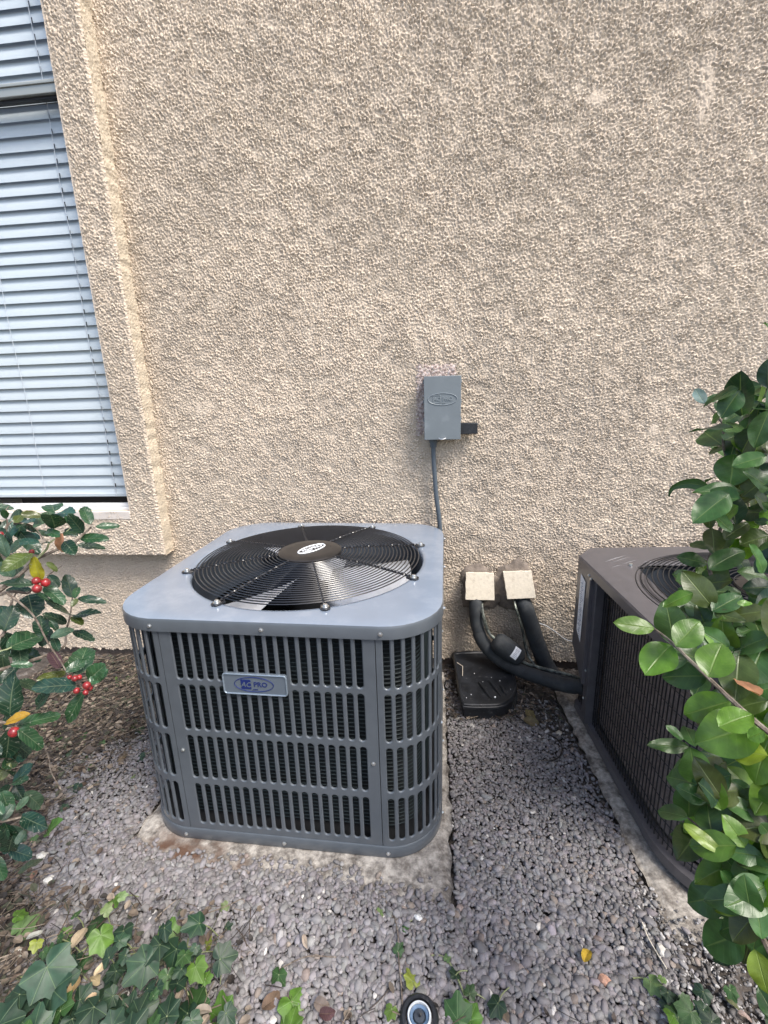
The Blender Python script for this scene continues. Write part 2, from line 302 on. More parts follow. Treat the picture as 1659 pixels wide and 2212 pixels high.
# ------------------------------------------------------------------ gravel
def ico(sub):
    bm = bmesh.new(); bmesh.ops.create_icosphere(bm, subdivisions=sub, radius=1); V = np.array([v.co[:] for v in bm.verts]); Fq = np.array([[v.index for v in f.verts] for f in bm.faces]); bm.free(); return V, Fq
IV, IF = ico(2)
def pebbles(P, size, tint, flat=(.42, .75), rough=.10):
    n = len(P); V = np.repeat(IV[None], n, 0); ph = rng.uniform(0, 6.28, (n, 1)); ph2 = rng.uniform(0, 6.28, (n, 1)); k = rng.uniform(1.5, 2.6, (n, 1))
    d = 1+rough*(np.sin(V[..., 0]*k*1.7+ph)+np.sin(V[..., 1]*k*2+ph2)+.7*np.sin(V[..., 2]*3+ph+ph2)); V = V*d[..., None]
    s = np.stack([size*rng.uniform(.9, 1.35, n), size*rng.uniform(.65, 1., n), size*rng.uniform(flat[0], flat[1], n)], 1); V = V*s[:, None]
    a = rng.uniform(0, 6.28, n); tx = rng.normal(0, .35, n); ty = rng.normal(0, .35, n)
    def rot(V, a, i, j):
        c, s_ = np.cos(a)[:, None], np.sin(a)[:, None]; A, B = V[..., i].copy(), V[..., j].copy(); V[..., i] = c*A-s_*B; V[..., j] = s_*A+c*B
    rot(V, tx, 1, 2); rot(V, ty, 0, 2); rot(V, a, 0, 1)
    V += P[:, None]; Fq = (IF[None]+np.arange(n)[:, None, None]*len(IV)).reshape(-1, 3)
    return V.reshape(-1, 3), Fq, np.repeat(tint, len(IV), 0)
def pcol(n):
    b = np.array([.184, .174, .176]); t = b*np.exp(rng.normal(0, .17, (n, 1)))*(1+rng.normal(0, .018, (n, 3)))
    m_ = rng.random(n) < .005; t[m_] = np.array([.50, .48, .45])*rng.uniform(.8, 1.2, (m_.sum(), 1)); m_ = rng.random(n) < .02; t[m_] *= np.array([1.2, 1.05, .9])
    return np.clip(t, .02, .8)
st = .0068; xs = np.arange(-1.0, .80, st); ys = np.arange(-1.36, -.02, st); X, Y = np.meshgrid(xs, ys); X = (X+rng.uniform(-.45, .45, X.shape)*st).ravel(); Y = (Y+rng.uniform(-.45, .45, Y.shape)*st).ravel()
lf, rt = ingravel(X, Y); wob = .03*np.sin(Y*23)+.02*np.sin(Y*61+X*9); dens = np.minimum(X-lf-wob, rt-X+wob*.4)
keep = (rng.random(X.shape) < np.clip(.5+dens*14, .03, 1)) & (dens > -.12)
H = hgt(X, Y); pd = (X > -.48) & (X < .317) & (Y > -.936)
keep &= ~(pd & (H < .0505)); keep &= ~((X > .335) & (X < .60) & (Y > -.27) & (Y < 0) & (Y > -.2)) | (rng.random(X.shape) < .3)
near = sm(-Y, .5, 1.1); sz = (.0042+.0018*near)*np.exp(rng.normal(0, .26, X.shape))*np.where(rng.random(X.shape) < .05, 1.5, 1)
sz = np.minimum(sz, .0115); Zp = H + rng.uniform(-.004, .0025, X.shape)
keep &= ~((H < .055) & pd & (rng.random(X.shape) < .3))
P = np.stack([X, Y, Zp], 1)[keep]; V, Fq, T = pebbles(P, sz[keep], pcol(keep.sum()))
# strays on the pad and over the soil
n = 1500; sx = rng.uniform(-.98, .8, n); sy = rng.uniform(-1.35, -.1, n); lf, rt = ingravel(sx, sy); dd = np.minimum(sx-lf, rt-sx); k = (dd < .02) & (dd > -.16) & ~((sx > .7) & (sy > -.93))
n2 = 160; px_ = rng.uniform(-.46, .30, n2); py_ = yb(px_)+np.abs(rng.normal(0, .016, n2)); k2 = py_ < -.862+.02*(px_ < -.4)
Q = np.concatenate([np.stack([sx, sy, hgt(sx, sy)+.003], 1)[k], np.stack([px_, py_, np.full(n2, .053)], 1)[k2]]); V2, F2, T2 = pebbles(Q, rng.uniform(.003, .007, len(Q)), pcol(len(Q)))
npmesh('gravel', np.concatenate([V, V2]), np.concatenate([Fq, F2+len(V)]), M_peb, tint=np.concatenate([T, T2]), kind='stuff', label='small rounded grey pebbles covering the ground around the cooling units', cat='gravel')

# rubble crumbs on right hand soil
n = 11000; cx_ = rng.uniform(.50, 1.15, n); cy_ = rng.uniform(-1.36, -.86, n); lf, rt = ingravel(cx_, cy_); k = (cx_ > rt-.05) & ~((cy_ > -1.02) & (cx_ > .74) & (rng.random(n) < .85*sm(cy_, -1.03, -.93))); z = hgt(cx_, cy_)+.001
lt = rng.random(n) < .30; tt = np.where(lt[:, None], np.array([.42, .41, .40])*rng.uniform(.5, 1.15, (n, 1)), np.array([.105, .098, .094])*rng.uniform(.5, 1.7, (n, 1)))
n3 = 900; wx_ = rng.uniform(.40, .74, n3); wy_ = rng.uniform(-.44, -.2, n3); lf, rt3 = ingravel(wx_, wy_); k3 = wx_ > rt3-.10
V, Fq, T = pebbles(np.concatenate([np.stack([cx_, cy_, z], 1)[k], np.stack([wx_, wy_, hgt(wx_, wy_)+.001], 1)[k3]]), np.concatenate([(np.abs(rng.normal(0, .0020, n))+.0010)[k], (np.abs(rng.normal(0, .0025, n3))+.001)[k3]]), np.concatenate([tt[k], tt[:n3][k3]]), (.5, .9), .28)
npmesh('rubble', V, Fq, M_peb, tint=T, smooth=False, kind='stuff', label='crumbled pale mortar bits and dirt in front of the old concrete pad', cat='rubble')

# litter on the soil at left: bits of leaf, needles and twigs
def litter(name, n, xr, yr, test, label, seed, zoff=.004):
    r = random.Random(seed); v = []; f = []; c = []
    cols = [(.075, .052, .038), (.11, .085, .062), (.045, .035, .03), (.15, .12, .09), (.06, .065, .04), (.22, .18, .14), (.035, .03, .026)]
    for _ in range(n):
        x, y = r.uniform(*xr), r.uniform(*yr)
        if not test(x, y, r): continue
        z = float(hgt(x, y))+zoff+r.uniform(0, .008); a = r.uniform(0, 6.28); col = r.choice(cols); k = r.uniform(.6, 1.2); col = tuple(q*k for q in col)
        b = len(v)
        if r.random() < .55:    # needle / twig
            Ln = r.uniform(.015, .07); w = r.uniform(.0004, .0011); bend = r.uniform(-.25, .25)*Ln; dx, dy = math.cos(a), math.sin(a); tl = r.uniform(-.1, .15)
            for i in range(4):
                t = i/3-.5; px = x+dx*Ln*t-dy*bend*(t*t); py = y+dy*Ln*t+dx*bend*(t*t); pz = z+tl*Ln*t+.002
                v += [(px-dy*w, py+dx*w, pz), (px+dy*w, py-dx*w, pz), (px, py, pz+w*1.6)]
            for i in range(3):
                for q in range(3): f.append((b+i*3+q, b+i*3+(q+1) % 3, b+i*3+3+(q+1) % 3, b+i*3+3+q))
            c += [col]*12
        else:
            L_, w = r.uniform(.006, .022), r.uniform(.003, .009); tl = r.uniform(-.4, .4); cu = r.uniform(-.5, .5)
            for i in range(4):
                t = i/3; ww = w*math.sin(PI*(.12+.8*t)); cx, cy = x+math.cos(a)*L_*t, y+math.sin(a)*L_*t; pz = z+tl*L_*(t-.5)+cu*L_*(t-.5)**2+.003
                v += [(cx-math.sin(a)*ww, cy+math.cos(a)*ww, pz+ww*.3), (cx, cy, pz-ww*.2), (cx+math.sin(a)*ww, cy-math.cos(a)*ww, pz+ww*.3)]
            for i in range(3):
                for q in range(2): f.append((b+i*3+q, b+i*3+q+1, b+i*3+4+q, b+i*3+3+q))
            c += [col]*12
    m_ = MB(); m_.v = v; m_.f = f; m_.c = c
    return m_.build(name, M_chip, smooth=False, kind='stuff', label=label, cat='leaf litter')
def tl(x, y, r):
    lf, rt = ingravel(x, y); d = float(lf)-x; return r.random() < (1 if d > 0 else max(0, math.exp(d*15))*.85) and not (x > -.49 and y > -.93)
litter('leaf_litter', 15000, (-1.35, -.42), (-1.35, -.02), tl, 'brown twigs, needles and dead leaf crumbs on the soil left of the slate grey unit', 5)
litter('leaf_litter', 800, (.32, .78), (-.34, -.02), lambda x, y, r: r.random() < .8 and not (.35 < x < .57 and y > -.27), 'dark leaf crumbs and dirt against the wall foot between the two units', 6)
litter('leaf_litter', 1500, (-.2, 1.0), (-1.35, -1.10), lambda x, y, r: r.random() < math.exp(-(y+1.24)*14 if y > -1.24 else 0)*.7, 'brown leaf crumbs along the near edge of the gravel', 8)

# ------------------------------------------------------------------ house wall
house = empty('house_wall', (0, 0, 0), label='tan stucco house wall with raised window surround', cat='wall')
def stucco_h(shape, step, seed, zv=None, smooth=None):
    c1 = gnoise(shape, step, .0060, seed); c2 = gnoise(shape, step, .0037, seed+1); fine = gnoise(shape, step, .0021, seed+4); big = gnoise(shape, step, .12, seed+2); br = gnoise(shape, step, .05, seed+3)
    k = np.clip(.50+.22*big + (0 if zv is None else .7*(sm(zv, .5, 2.0)-.5)), 0, 1)
    f = (c1*k+c2*(1-k))/np.sqrt(k*k+(1-k)**2) + .30*c2 + .25*fine + .06*br
    low = sm(f, -.44, -.26); top = sm(f, .38, .55)
    h = low*.0031 + top*.0021 + fine*.00035 + c2*.0003
    h = h*np.clip(1+.15*br, .5, 1.4)
    if smooth is not None: h = h*(1-.75*smooth)+.0031*smooth
    return h
st = .0026; xs = np.arange(-1.60, 1.80, st); zs = np.arange(.052, 2.50, st); X, Z = np.meshgrid(xs, zs, indexing='ij'); 
def blob(x0, z0, rx, rz): return np.clip(1.4-np.hypot((X-x0)/rx, (Z-z0)/rz), 0, 1)
_p = ony('d', 1527, 195); _q = ony('d', 1290, 215); _s = ony('d', 960, 190); _t = ony('d', 430, 880); smo = np.clip((blob(_p.x, _p.z, .022, .085)+blob(_q.x, _q.z, .03, .02)+blob(_t.x, _t.z, .06, .04)*.6+blob(1.02, .95, .02, .02))*(1+.5*gnoise(X.shape, st, .02, 8)), 0, 1)
Hh = stucco_h(X.shape, st, 40, Z, smo)
Hh += gnoise(X.shape, st, .35, 77)*.0015
Zr = Z.copy(); Zr[:, 0] += gnoise((len(xs), 8), st, .012, 5)[:, 0]*.004
edge = (X < -1.59) | (X > 1.79) | (Z > 2.49)
Yw = np.where(edge, .006, -Hh)
keep = ~((X[:-1, :-1] < -.80) & (Z[:-1, :-1] > .57))
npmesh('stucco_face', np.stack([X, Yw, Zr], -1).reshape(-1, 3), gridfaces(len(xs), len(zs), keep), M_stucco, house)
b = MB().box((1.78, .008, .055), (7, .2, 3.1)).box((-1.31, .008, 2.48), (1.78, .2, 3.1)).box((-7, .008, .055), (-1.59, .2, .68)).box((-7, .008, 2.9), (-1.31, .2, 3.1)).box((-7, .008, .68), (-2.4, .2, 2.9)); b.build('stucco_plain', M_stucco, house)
# torn edge skirt and foundation
b = MB(); b.strip([[(x, -.001+.002*math.sin(x*40), .058+.004*math.sin(x*55)+.003*math.sin(x*131)) for x in np.arange(-1.3, 2.1, .02)], [(x, .016, .060) for x in np.arange(-1.3, 2.1, .02)]], closed=False); b.build('stucco_edge', M_mud, house)
b = MB().box((-7, .016, -.3), (7, .3, .066)); b.build('foundation', M_found, house)
# window surround: L-shaped raised band 8 cm proud
TX, TZ, TY, WX, WZ = -.7600, .512, -.080, -.876, .690
st = .0026; xs = np.arange(-1.75, TX+.001, st); zs = np.arange(TZ, 2.62, st); X, Z = np.meshgrid(xs, zs, indexing='ij'); Hh = stucco_h(X.shape, st, 60, Z)
eL = np.where(Z > WZ-.004, np.abs(X-WX), 1); Hh = Hh*(.15+.85*sm(eL, .001, .012)); eR = TX-X; eB = Z-TZ; rd = .008; Yt = TY-Hh
rnd = np.clip(1-np.minimum(eR, eB)/rd, 0, 1); Yt = Yt+.007*rnd**2
keep = ~((X[:-1, :-1] < WX-.002) & (Z[:-1, :-1] > WZ))
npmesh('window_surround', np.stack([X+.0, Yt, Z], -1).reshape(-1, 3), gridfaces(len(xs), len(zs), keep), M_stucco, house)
ys = np.linspace(TY+.006, .002, 24); zz = np.arange(TZ, 2.62, st); Yg, Zg = np.meshgrid(ys, zz, indexing='ij'); n1 = gnoise((24, len(zz)), st, .005, 9)*.0009+gnoise((1, len(zz)), st, .05, 10)*.0012
Xg = TX-.001-(Yg-TY)*.09+n1; npmesh('surround_side', np.stack([Xg, Yg, Zg], -1).reshape(-1, 3), gridfaces(24, len(zz)), M_cream, house, label='pale cream side face of the raised band')
xx = np.arange(-1.75, TX, st); Yg, Xg = np.meshgrid(ys, xx, indexing='ij'); npmesh('surround_underside', np.stack([Xg, Yg, TZ+.0005+gnoise(Yg.shape, st, .01, 12)*.001], -1).reshape(-1, 3), gridfaces(24, len(xx)), M_stucco, house)
# reveal faces + smooth sill
b = MB().box((WX, -.0785, WZ), (WX+.004, -.02, 2.9)); b.box((-2.4, -.0785, WZ-.004), (WX, -.02, WZ)); b.build('window_reveal', M_stucco, house)
b = MB().box((-2.4, -.0855, WZ-.030), (WX+.002, -.079, WZ+.0015)); b.build('smooth_sill', mat('sill_plaster', (.60, .55, .50), .85, vary=.1, vscale=30, bump=.001, bscale=90), house, bevel=.002)
# patch of bare stucco behind the box
st = .0035; xs = np.arange(.213, .358, st); zs = np.arange(.945, 1.192, st); X, Z = np.meshgrid(xs, zs, indexing='ij'); e = np.minimum(np.minimum(X-.213, .358-X), np.minimum(Z-.945, 1.192-Z))+gnoise(X.shape, st, .01, 3)*.004
npmesh('bare_patch', np.stack([X, -.0045-stucco_h(X.shape, st, 90)*.8+.006*(1-sm(e, 0, .010)), Z], -1).reshape(-1, 3), gridfaces(len(xs), len(zs)), M_bare, house, label='pinkish unpainted patch behind the grey box')
# mortar lumps round the pipe holes
def lump(c, r, seed, n=26):
    v, f = ico(4); v = v*np.array(r); nn = np.array([mnoise.noise(Vector(p)*22+Vector((seed, 0, 0))) for p in v]); nn2 = np.array([mnoise.noise(Vector(p)*70+Vector((seed, 3, 0))) for p in v]); L_ = np.linalg.norm(v, axis=1)[:, None]; v = v*(1+(.35*nn+.16*nn2)[:, None])+np.array(c); return v, f
V1, F1 = lump((.452, .004, .365), (.085, .030, .10), 1); V2, F2 = lump((.582, .004, .372), (.085, .026, .10), 5); npmesh('mortar_patch', np.concatenate([V1, V2]), np.concatenate([F1, F2+len(V1)]), M_mud, house)

# window: a part of the wall
b = MB().box((-2.4, -.058, WZ-.006+.006), (WX-.001, -.030, WZ+.012)); b.box((-2.4, -.052, WZ+.0122), (WX-.004, -.030, WZ+.024)); win = b.build('window', M_frame, house, bevel=.002, label='white framed sash window with closed blinds behind')
b = MB().box((WX-.012, -.055, WZ+.024), (WX-.0015, -.02, 2.9)); b.build('frame', mat('frame_edge', (.16, .15, .16), .5), win)
b = MB().box((-2.4, -.062, 2.036), (WX-.012, -.028, 2.072)); b.box((-2.4, -.066, 2.060), (WX-.012, -.0625, 2.068)); b.build('meeting_rail', M_frame2, win, bevel=.002)
b = MB().box((-2.4, -.050, 2.028), (WX-.012, -.032, 2.0355)); b.build('gasket', M_dark, win)
b = MB().add([(-2.4, -.036, WZ+.024), (WX-.012, -.036, WZ+.024), (WX-.012, -.036, 2.0278), (-2.4, -.036, 2.0278)], [(0, 1, 2, 3)]); b.add([(-2.4, -.036, 2.0725), (WX-.012, -.036, 2.0725), (WX-.012, -.036, 2.9), (-2.4, -.036, 2.9)], [(0, 1, 2, 3)]); b.build('glass', M_glass, win)
b = MB().box((-2.4, .30, .5), (-.6, .31, 2.9)).box((-2.4, .07, .6), (-.82, .30, .62)).box((-.82, -.019, .6), (-.80, .30, 2.9)).box((-2.41, .06, .6), (-2.4, .30, 2.9)); b.build('dark_room', M_winint, win)
bl = empty('window_blind', (-1.6, .005, .735), label='closed pale horizontal slat blind hanging inside the window', cat='blind')
b = MB(); pitch = .0422; k = 0; z = .760
while z < 2.86:
    prof = []
    for i in range(7):
        t = i/6-.5; prof.append((.0105*math.sin(t*2)+.0015*(1-4*t*t)*-1, t*.0525))
    y0 = .0; rr = random.uniform(-.0006, .0006)
    b.strip([[(x, y0+py, z+pz+rr) for py, pz in prof] for x in np.linspace(-.76, .70, 6)], closed=False); b.strip([[(x, y0+py+.0018, z+pz+rr) for py, pz in prof] for x in np.linspace(-.76, .70, 6)], closed=False); z += pitch
for i, p in enumerate(b.v): b.v[i] = (p[0], p[1], p[2]-.735)
b.build('slats', M_blind, bl)
b = MB().box((-.76, -.012, -.003), (.70, .014, .012)); b.build('bottom_rail', M_blind, bl, bevel=.003)
for x in (.632, .332): MB().tube([(x+.003*math.sin(q*5), -.015, q*.1) for q in range(0, 21)], .0009, 5).build('cord', mat('cord', (.6, .64, .68), .7), bl)
for q in range(49): MB().box((.6315, -.0148, .024+.0422*q+.012), (.6345, -.0128, .024+.0422*q+.028)).build('cord_slot', M_dark, bl)

# ------------------------------------------------------------------ lettering helpers
def text_mb(s, size, ext, M, shear=0, bold=0):
    c = bpy.data.curves.new('t', 'FONT'); c.body = s; c.size = size; c.extrude = ext; c.align_x = 'CENTER'; c.align_y = 'CENTER'; c.shear = shear; c.offset = bold; c.resolution_u = 3
    o = bpy.data.objects.new('t', c); COL.objects.link(o); bpy.context.view_layer.update()
    me = bpy.data.meshes.new_from_object(o); b = MB(); b.add([M @ v.co for v in me.vertices], [tuple(p.vertices) for p in me.polygons])
    bpy.data.objects.remove(o); bpy.data.curves.remove(c); bpy.data.meshes.remove(me); return b
def logo(parent, M, w, m1, m2, th=.0008, emboss=False):   # M maps local xy(+z out) to parent space ; w = oval width
    h = w*.40; r = w*.010 if not emboss else w*.011
    MB().tube([M @ Vector((w/2*math.cos(a), h/2*math.sin(a), th*.5)) for a in np.linspace(0, 2*PI, 48, endpoint=False)], r, 6, closed=True).build('logo_oval', m1, parent)
    q = w*.13; cx = -w*.205; sq = [(cx-q, q*.98), (cx-q*.95, -q*.80), (cx-q*.8, -q), (cx+q, -q), (cx+q, q*.80), (cx+q*.8, q)]
    if emboss:
        MB().tube([M @ Vector((x, y, th*.4)) for x, y in sq], r*.8, 5, closed=True).build('logo_square', m1, parent)
        text_mb('AC', w*.17, th*.7, M @ Matrix.Translation((cx, 0, th*.4)), .2).build('logo_letters', m1, parent, smooth=False)
    else:
        MB().prism([(x, y) for x, y in sq][::-1], .0001, th, M).build('logo_square', m1, parent, smooth=False)
        text_mb('AC', w*.19, .0002, M @ Matrix.Translation((cx, -w*.01, th+.0003)), .25, w*.002).build('logo_letters', m2, parent, smooth=False)
    text_mb('PRO', w*.185, th*.5, M @ Matrix.Translation((w*.17, 0, th*.5)), 0, w*.0015).build('logo_letters', m1, parent, smooth=False)
    text_mb('.com', w*.075, th*.5, M @ Matrix.Translation((w*.02, -w*.135, th*.5)), .2).build('logo_letters', m1, parent, smooth=False)
FRONT = Matrix(((1, 0, 0), (0, 0, -1), (0, 1, 0))).to_4x4()   # local x->x, y->z, z-> -y

# ------------------------------------------------------------------ slate grey cooling unit
A, RC, ZT, ZB = .37, .1242, .6488, .0801
unit = empty('cooling_unit', (-.0752, -.4674, .05), -.0264, label='slate grey outdoor cooling unit with slotted louvre panels and black top fan grille', cat='air conditioner')
OZ = -.05
def perim(u, off=0, A_=A, r_=RC):
    e = A_-r_; q = 2*e+PI*r_/2; u = u % (4*q); k = int(u//q); t = u-k*q      # u=0 : start of straight front at (-e,-A)
    if t <= 2*e: x, y, nx, ny = -e+t, -A_-off, 0, -1
    else:
        a = -PI/2+(t-2*e)/r_; x, y, nx, ny = e+(r_+off)*math.cos(a), -e+(r_+off)*math.sin(a), math.cos(a), math.sin(a)
    for _ in range(k): x, y, nx, ny = -y, x, -ny, nx
    return x, y, nx, ny
E_ = A-RC; QL = 2*E_+PI*RC/2; SM = .2378; PW = .0238
ROWS = [(.100, .217), (.235, .352), (.368, .486), (.500, .619)]; ZC = [ZB-.004, .226, .360, .493, ZT-.018]
def panel(name, u0, u1, n, seam0, parent):
    b = MB(); cells = [u0+seam0+PW*(k+.5) for k in range(n)]
    def P(u, z, d): x, y, nx, ny = perim(u, 0); return (x+nx*d, y+ny*d, z+OZ)
    K = 32; hw = .0073
    for uc in cells:
        for (s0, s1), z0, z1 in zip(ROWS, ZC[:-1], ZC[1:]):
            zc = (s0+s1)/2; hl = (s1-s0)/2-hw
            ang = [2*PI*(i+.5)/K for i in range(K)]
            def sta(g):
                R_ = []
                for i in range(K):
                    a = ang[i]; c, s_ = math.cos(a), math.sin(a); w = hw+g
                    R_.append((uc+w*c, zc+w*s_+(hl if s_ > 0 else -hl)))
                return R_
            def rect():
                R_ = []
                for i in range(K):
                    c, s_ = math.cos(ang[i]), math.sin(ang[i]); H2 = PW/2
                    if abs(c) >= abs(s_):   # side
                        y = hw*s_*1.35+(hl if s_ > 0 else -hl); R_.append((uc+H2*(1 if c > 0 else -1), zc+y))
                    else: R_.append((uc+H2*max(-1, min(1, c/abs(s_))), z1 if s_ > 0 else z0))
                return R_
            loops = [[P(u, z, 0) for u, z in rect()], [P(u, z, 0) for u, z in sta(.0022)], [P(u, z, -.0007) for u, z in sta(.0009)], [P(u, z, -.0018) for u, z in sta(.0)], [P(u, z, -.0040) for u, z in sta(0)]]
            b.strip([L[::-1] for L in loops][::-1])
            # corner fillers
    lo, hi = cells[0]-PW/2, cells[-1]+PW/2
    # rect corners: small triangles closing each cell
    for uc in cells:
        for z0, z1, (s0, s1) in zip(ZC[:-1], ZC[1:], ROWS):
            zc = (s0+s1)/2; hl = (s1-s0)/2-hw
            a = 2*PI*(K/8-.5)/K   # last side sample below 45deg
            ys_ = hw*math.sin(2*PI*(K/8-.5)/K)*1.35+hl; xs_ = (PW/2)*math.cos(2*PI*(K/8+.5)/K)/math.sin(2*PI*(K/8+.5)/K)
            for sx in (1, -1):
                for sz, ze in ((1, z1), (-1, z0)):
                    b.add([P(uc+sx*PW/2, zc+sz*ys_, 0), P(uc+sx*PW/2, ze, 0), P(uc+sx*xs_, ze, 0)], [(0, 1, 2)])
    for a_, b_ in ((u0+.0008, lo), (hi, u1-.0008)):
        us = np.linspace(a_, b_, 5); b.strip([[P(u, z, 0) for u in us] for z in ZC], closed=False)
    for uu in (u0+.0008, u1-.0008):
        b.strip([[P(uu, z, d) for z in (ZC[0], ZC[-1])] for d in (0, -.012)], closed=False)
    return b.build(name, M_paint, parent, ang=28)
for k in range(4):
    c = k*QL+E_; panel('louvre_panel', c-SM, c+SM, 18, SM-9*PW, unit)
    panel('corner_panel', c+SM, c+QL-SM, 8, (QL-2*SM-8*PW)/2, unit)
def rr(A_, r_, z, n=12):
    e = A_-r_; pts = []
    for k, (sx, sy) in enumerate(((1, -1), (1, 1), (-1, 1), (-1, -1))):
        for i in range(n+1):
            a = -PI/2+k*PI/2+PI/2*i/n; pts.append((sx*e+r_*math.cos(a), sy*e+r_*math.sin(a), z))
    return pts
# base tray
b = MB(); b.strip([rr(A-.03, RC-.02, .051+OZ), rr(A+.001, RC, .051+OZ), rr(A+.003, RC+.002, .054+OZ), rr(A+.003, RC+.002, ZB+OZ), rr(A+.001, RC, ZB+.003+OZ), rr(A-.012, RC-.01, ZB+.003+OZ)]); b.build('base_tray', M_paint, unit)
# lid with hole
n = 13*4; HR = .318
lp = [rr(A+.004, RC+.003, ZT-.031+OZ), rr(A+.006, RC+.005, ZT-.030+OZ), rr(A+.006, RC+.005, ZT-.006+OZ), rr(A+.0035, RC+.003, ZT-.0012+OZ), rr(A-.002, RC-.002, ZT+OZ)]
outer = rr(A-.03, RC-.02, ZT+OZ+.0005)
_rr = rr
def rr(A_, r_, z, n=12):
    if n != 12: return _rr(A_, r_, z, n)
    p = np.array(_rr(A_, r_, z, 40)); a = np.unwrap(np.arctan2(p[:, 1], p[:, 0])); p = np.concatenate([p, p[:1]]); a = np.append(a, a[0]+2*PI); q = a[0]+np.arange(128)*2*PI/128
    return [(float(x), float(y), z) for x, y in zip(np.interp(q, a, p[:, 0]), np.interp(q, a, p[:, 1]))]
lp = [rr(A+.004, RC+.003, ZT-.031+OZ), rr(A+.006, RC+.005, ZT-.030+OZ), rr(A+.006, RC+.005, ZT-.006+OZ), rr(A+.0035, RC+.003, ZT-.0012+OZ), rr(A-.002, RC-.002, ZT+OZ)]
outer = rr(A-.03, RC-.02, ZT+OZ+.0005)
def circ(r, z): return [(r*math.cos(math.atan2(p[1], p[0])), r*math.sin(math.atan2(p[1], p[0])), z) for p in outer]
hole = [circ(HR+.012, ZT+OZ+.0005), circ(HR+.004, ZT+OZ), circ(HR, ZT+OZ-.004), circ(HR-.002, ZT+OZ-.012)]
b = MB(); b.strip(lp[3:]+[outer]+hole); lidp = b.build('lid', M_paint_skylit, unit, ang=45); b = MB(); b.strip([rr(A-.004, RC-.004, ZT-.031+OZ)]+lp[:4]); b.build('lid_skirt', M_paint, lidp, ang=45)
b = MB(); b.lathe([(HR-.002, ZT+OZ-.012), (HR-.004, ZT+OZ-.02), (HR-.010, ZT+OZ-.10), (HR-.02, ZT+OZ-.13)], n=64); b.lathe([(HR-.014, ZT+OZ-.13), (HR-.006, ZT+OZ-.02)], n=64); b.build('fan_shroud', M_shroud, unit)
# coil
b = MB(); loops = []; z = ZB+.012
while z < ZT-.14: loops += [rr(A-.044, RC-.03, z+OZ, 6), rr(A-.047, RC-.03, z+.004+OZ, 6), rr(A-.047, RC-.03, z+.0095+OZ, 6)]; z += .0105
loops += [rr(A-.047, RC-.03, ZT-.035+OZ, 6)]
b.strip(loops); b.build('coil', M_coil, unit)
b = MB(); z = ZB+.018
while z < ZT-.04: b.tube([Vector(p)+Vector((0, 0, 0)) for p in rr(A-.040, RC-.03, z+OZ, 6)], .0012, 4, closed=True); z += .0105
b.build('coil_tubes', mat('coil_tube', (.012, .024, .028), .6, .2), unit)
b = MB().prism([(p[0], p[1]) for p in rr(A-.012, RC-.012, 0, 8)], ZB-.006+OZ, ZB+.001+OZ); b.build('inner_floor', M_dark, unit)
# fan
hubz = ZT+OZ-.085
b = MB(); b.lathe([(0, hubz-.1), (.07, hubz-.1), (.072, hubz-.02), (.05, hubz+.0), (.02, hubz+.005), (0, hubz+.005)], n=24); b.build('motor', M_dark, unit)
for k in range(3):
    b = MB(); a0 = math.radians(-138+120*k); rows = []
    for i in range(9):
        r_ = .06+.225*i/8; wid = math.radians(62-8*abs(i/8-.4)); row = []
        for j in range(9):
            t = j/8-.5; a = a0+wid*t+.25*(i/8)*.6; row.append((r_*math.cos(a), r_*math.sin(a), hubz+.012+t*.075+.012*math.cos(t*PI)))
        rows.append(row)
    b.strip(rows, closed=False); o = b.build('fan_blade', M_alu, unit); s_ = o.modifiers.new('t', 'SOLIDIFY'); s_.thickness = .0015
# grille
def dome(r): return ZT+OZ+.007+.016*(1-(r/.31)**2)
b = MB(); r_ = .095
while r_ < .312:
    b.tube([(r_*math.cos(a), r_*math.sin(a), dome(r_)) for a in np.linspace(0, 2*PI, 72, endpoint=False)], .0016, 5, closed=True); r_ += .0101
gr = b.build('fan_grille', M_black, unit)
for k in range(8):
    a = math.radians(-23+45*k-.5); d = Vector((math.cos(a), math.sin(a), 0)); t = Vector((-d.y, d.x, 0)); b = MB()
    for ph in (0, PI):
        pts = []
        for i in range(90):
            r_ = .075+.243*i/89; q = ph+r_*2*PI/.0202; pts.append(d*r_+t*(.0026*math.cos(q))+Vector((0, 0, dome(r_)+.0026*math.sin(q))))
        b.tube(pts, .0017, 5)
    b.build('grille_spoke', M_black, gr)
    # mounting tab
    R_ = .329; M = Matrix.Translation(d*R_+Vector((0, 0, ZT+OZ+.001))) @ Matrix.Rotation(a, 4, 'Z')
    b = MB(); b.prism([(-.018, -.008), (0, -.012), (.010, -.009), (.014, 0), (.010, .009), (0, .012), (-.018, .008)], .0, .004, M); b.build('mounting_tab', M_black, gr, bevel=.001)
    b = MB(); b.lathe([(0, .011), (.0045, .0108), (.0056, .009), (.0056, .006), (.0085, .0058), (.0085, .004)], n=12, M=M); b.build('bolt', M_steel, gr)
b = MB(); hz = dome(.085)+.002; b.lathe([(.087, hz-.010), (.089, hz-.006), (.089, hz+.001), (.086, hz+.0035), (.06, hz+.005), (0, hz+.005)], n=48); hub = b.build('hub_cap', M_hub, unit)
Mh = Matrix.Translation((.004, .004, hz+.0052)) @ Matrix.Rotation(math.radians(58), 4, 'Z')
MB().add([Mh @ Vector((.050*math.cos(a), .024*math.sin(a), 0)) for a in np.linspace(0, 2*PI, 40, endpoint=False)], [tuple(range(40))]).build('decal', M_black, hub)
MB().tube([Mh @ Vector((.047*math.cos(a), .021*math.sin(a), .0003)) for a in np.linspace(0, 2*PI, 40, endpoint=False)], .0020, 4, closed=True).build('logo_oval', M_white, hub)
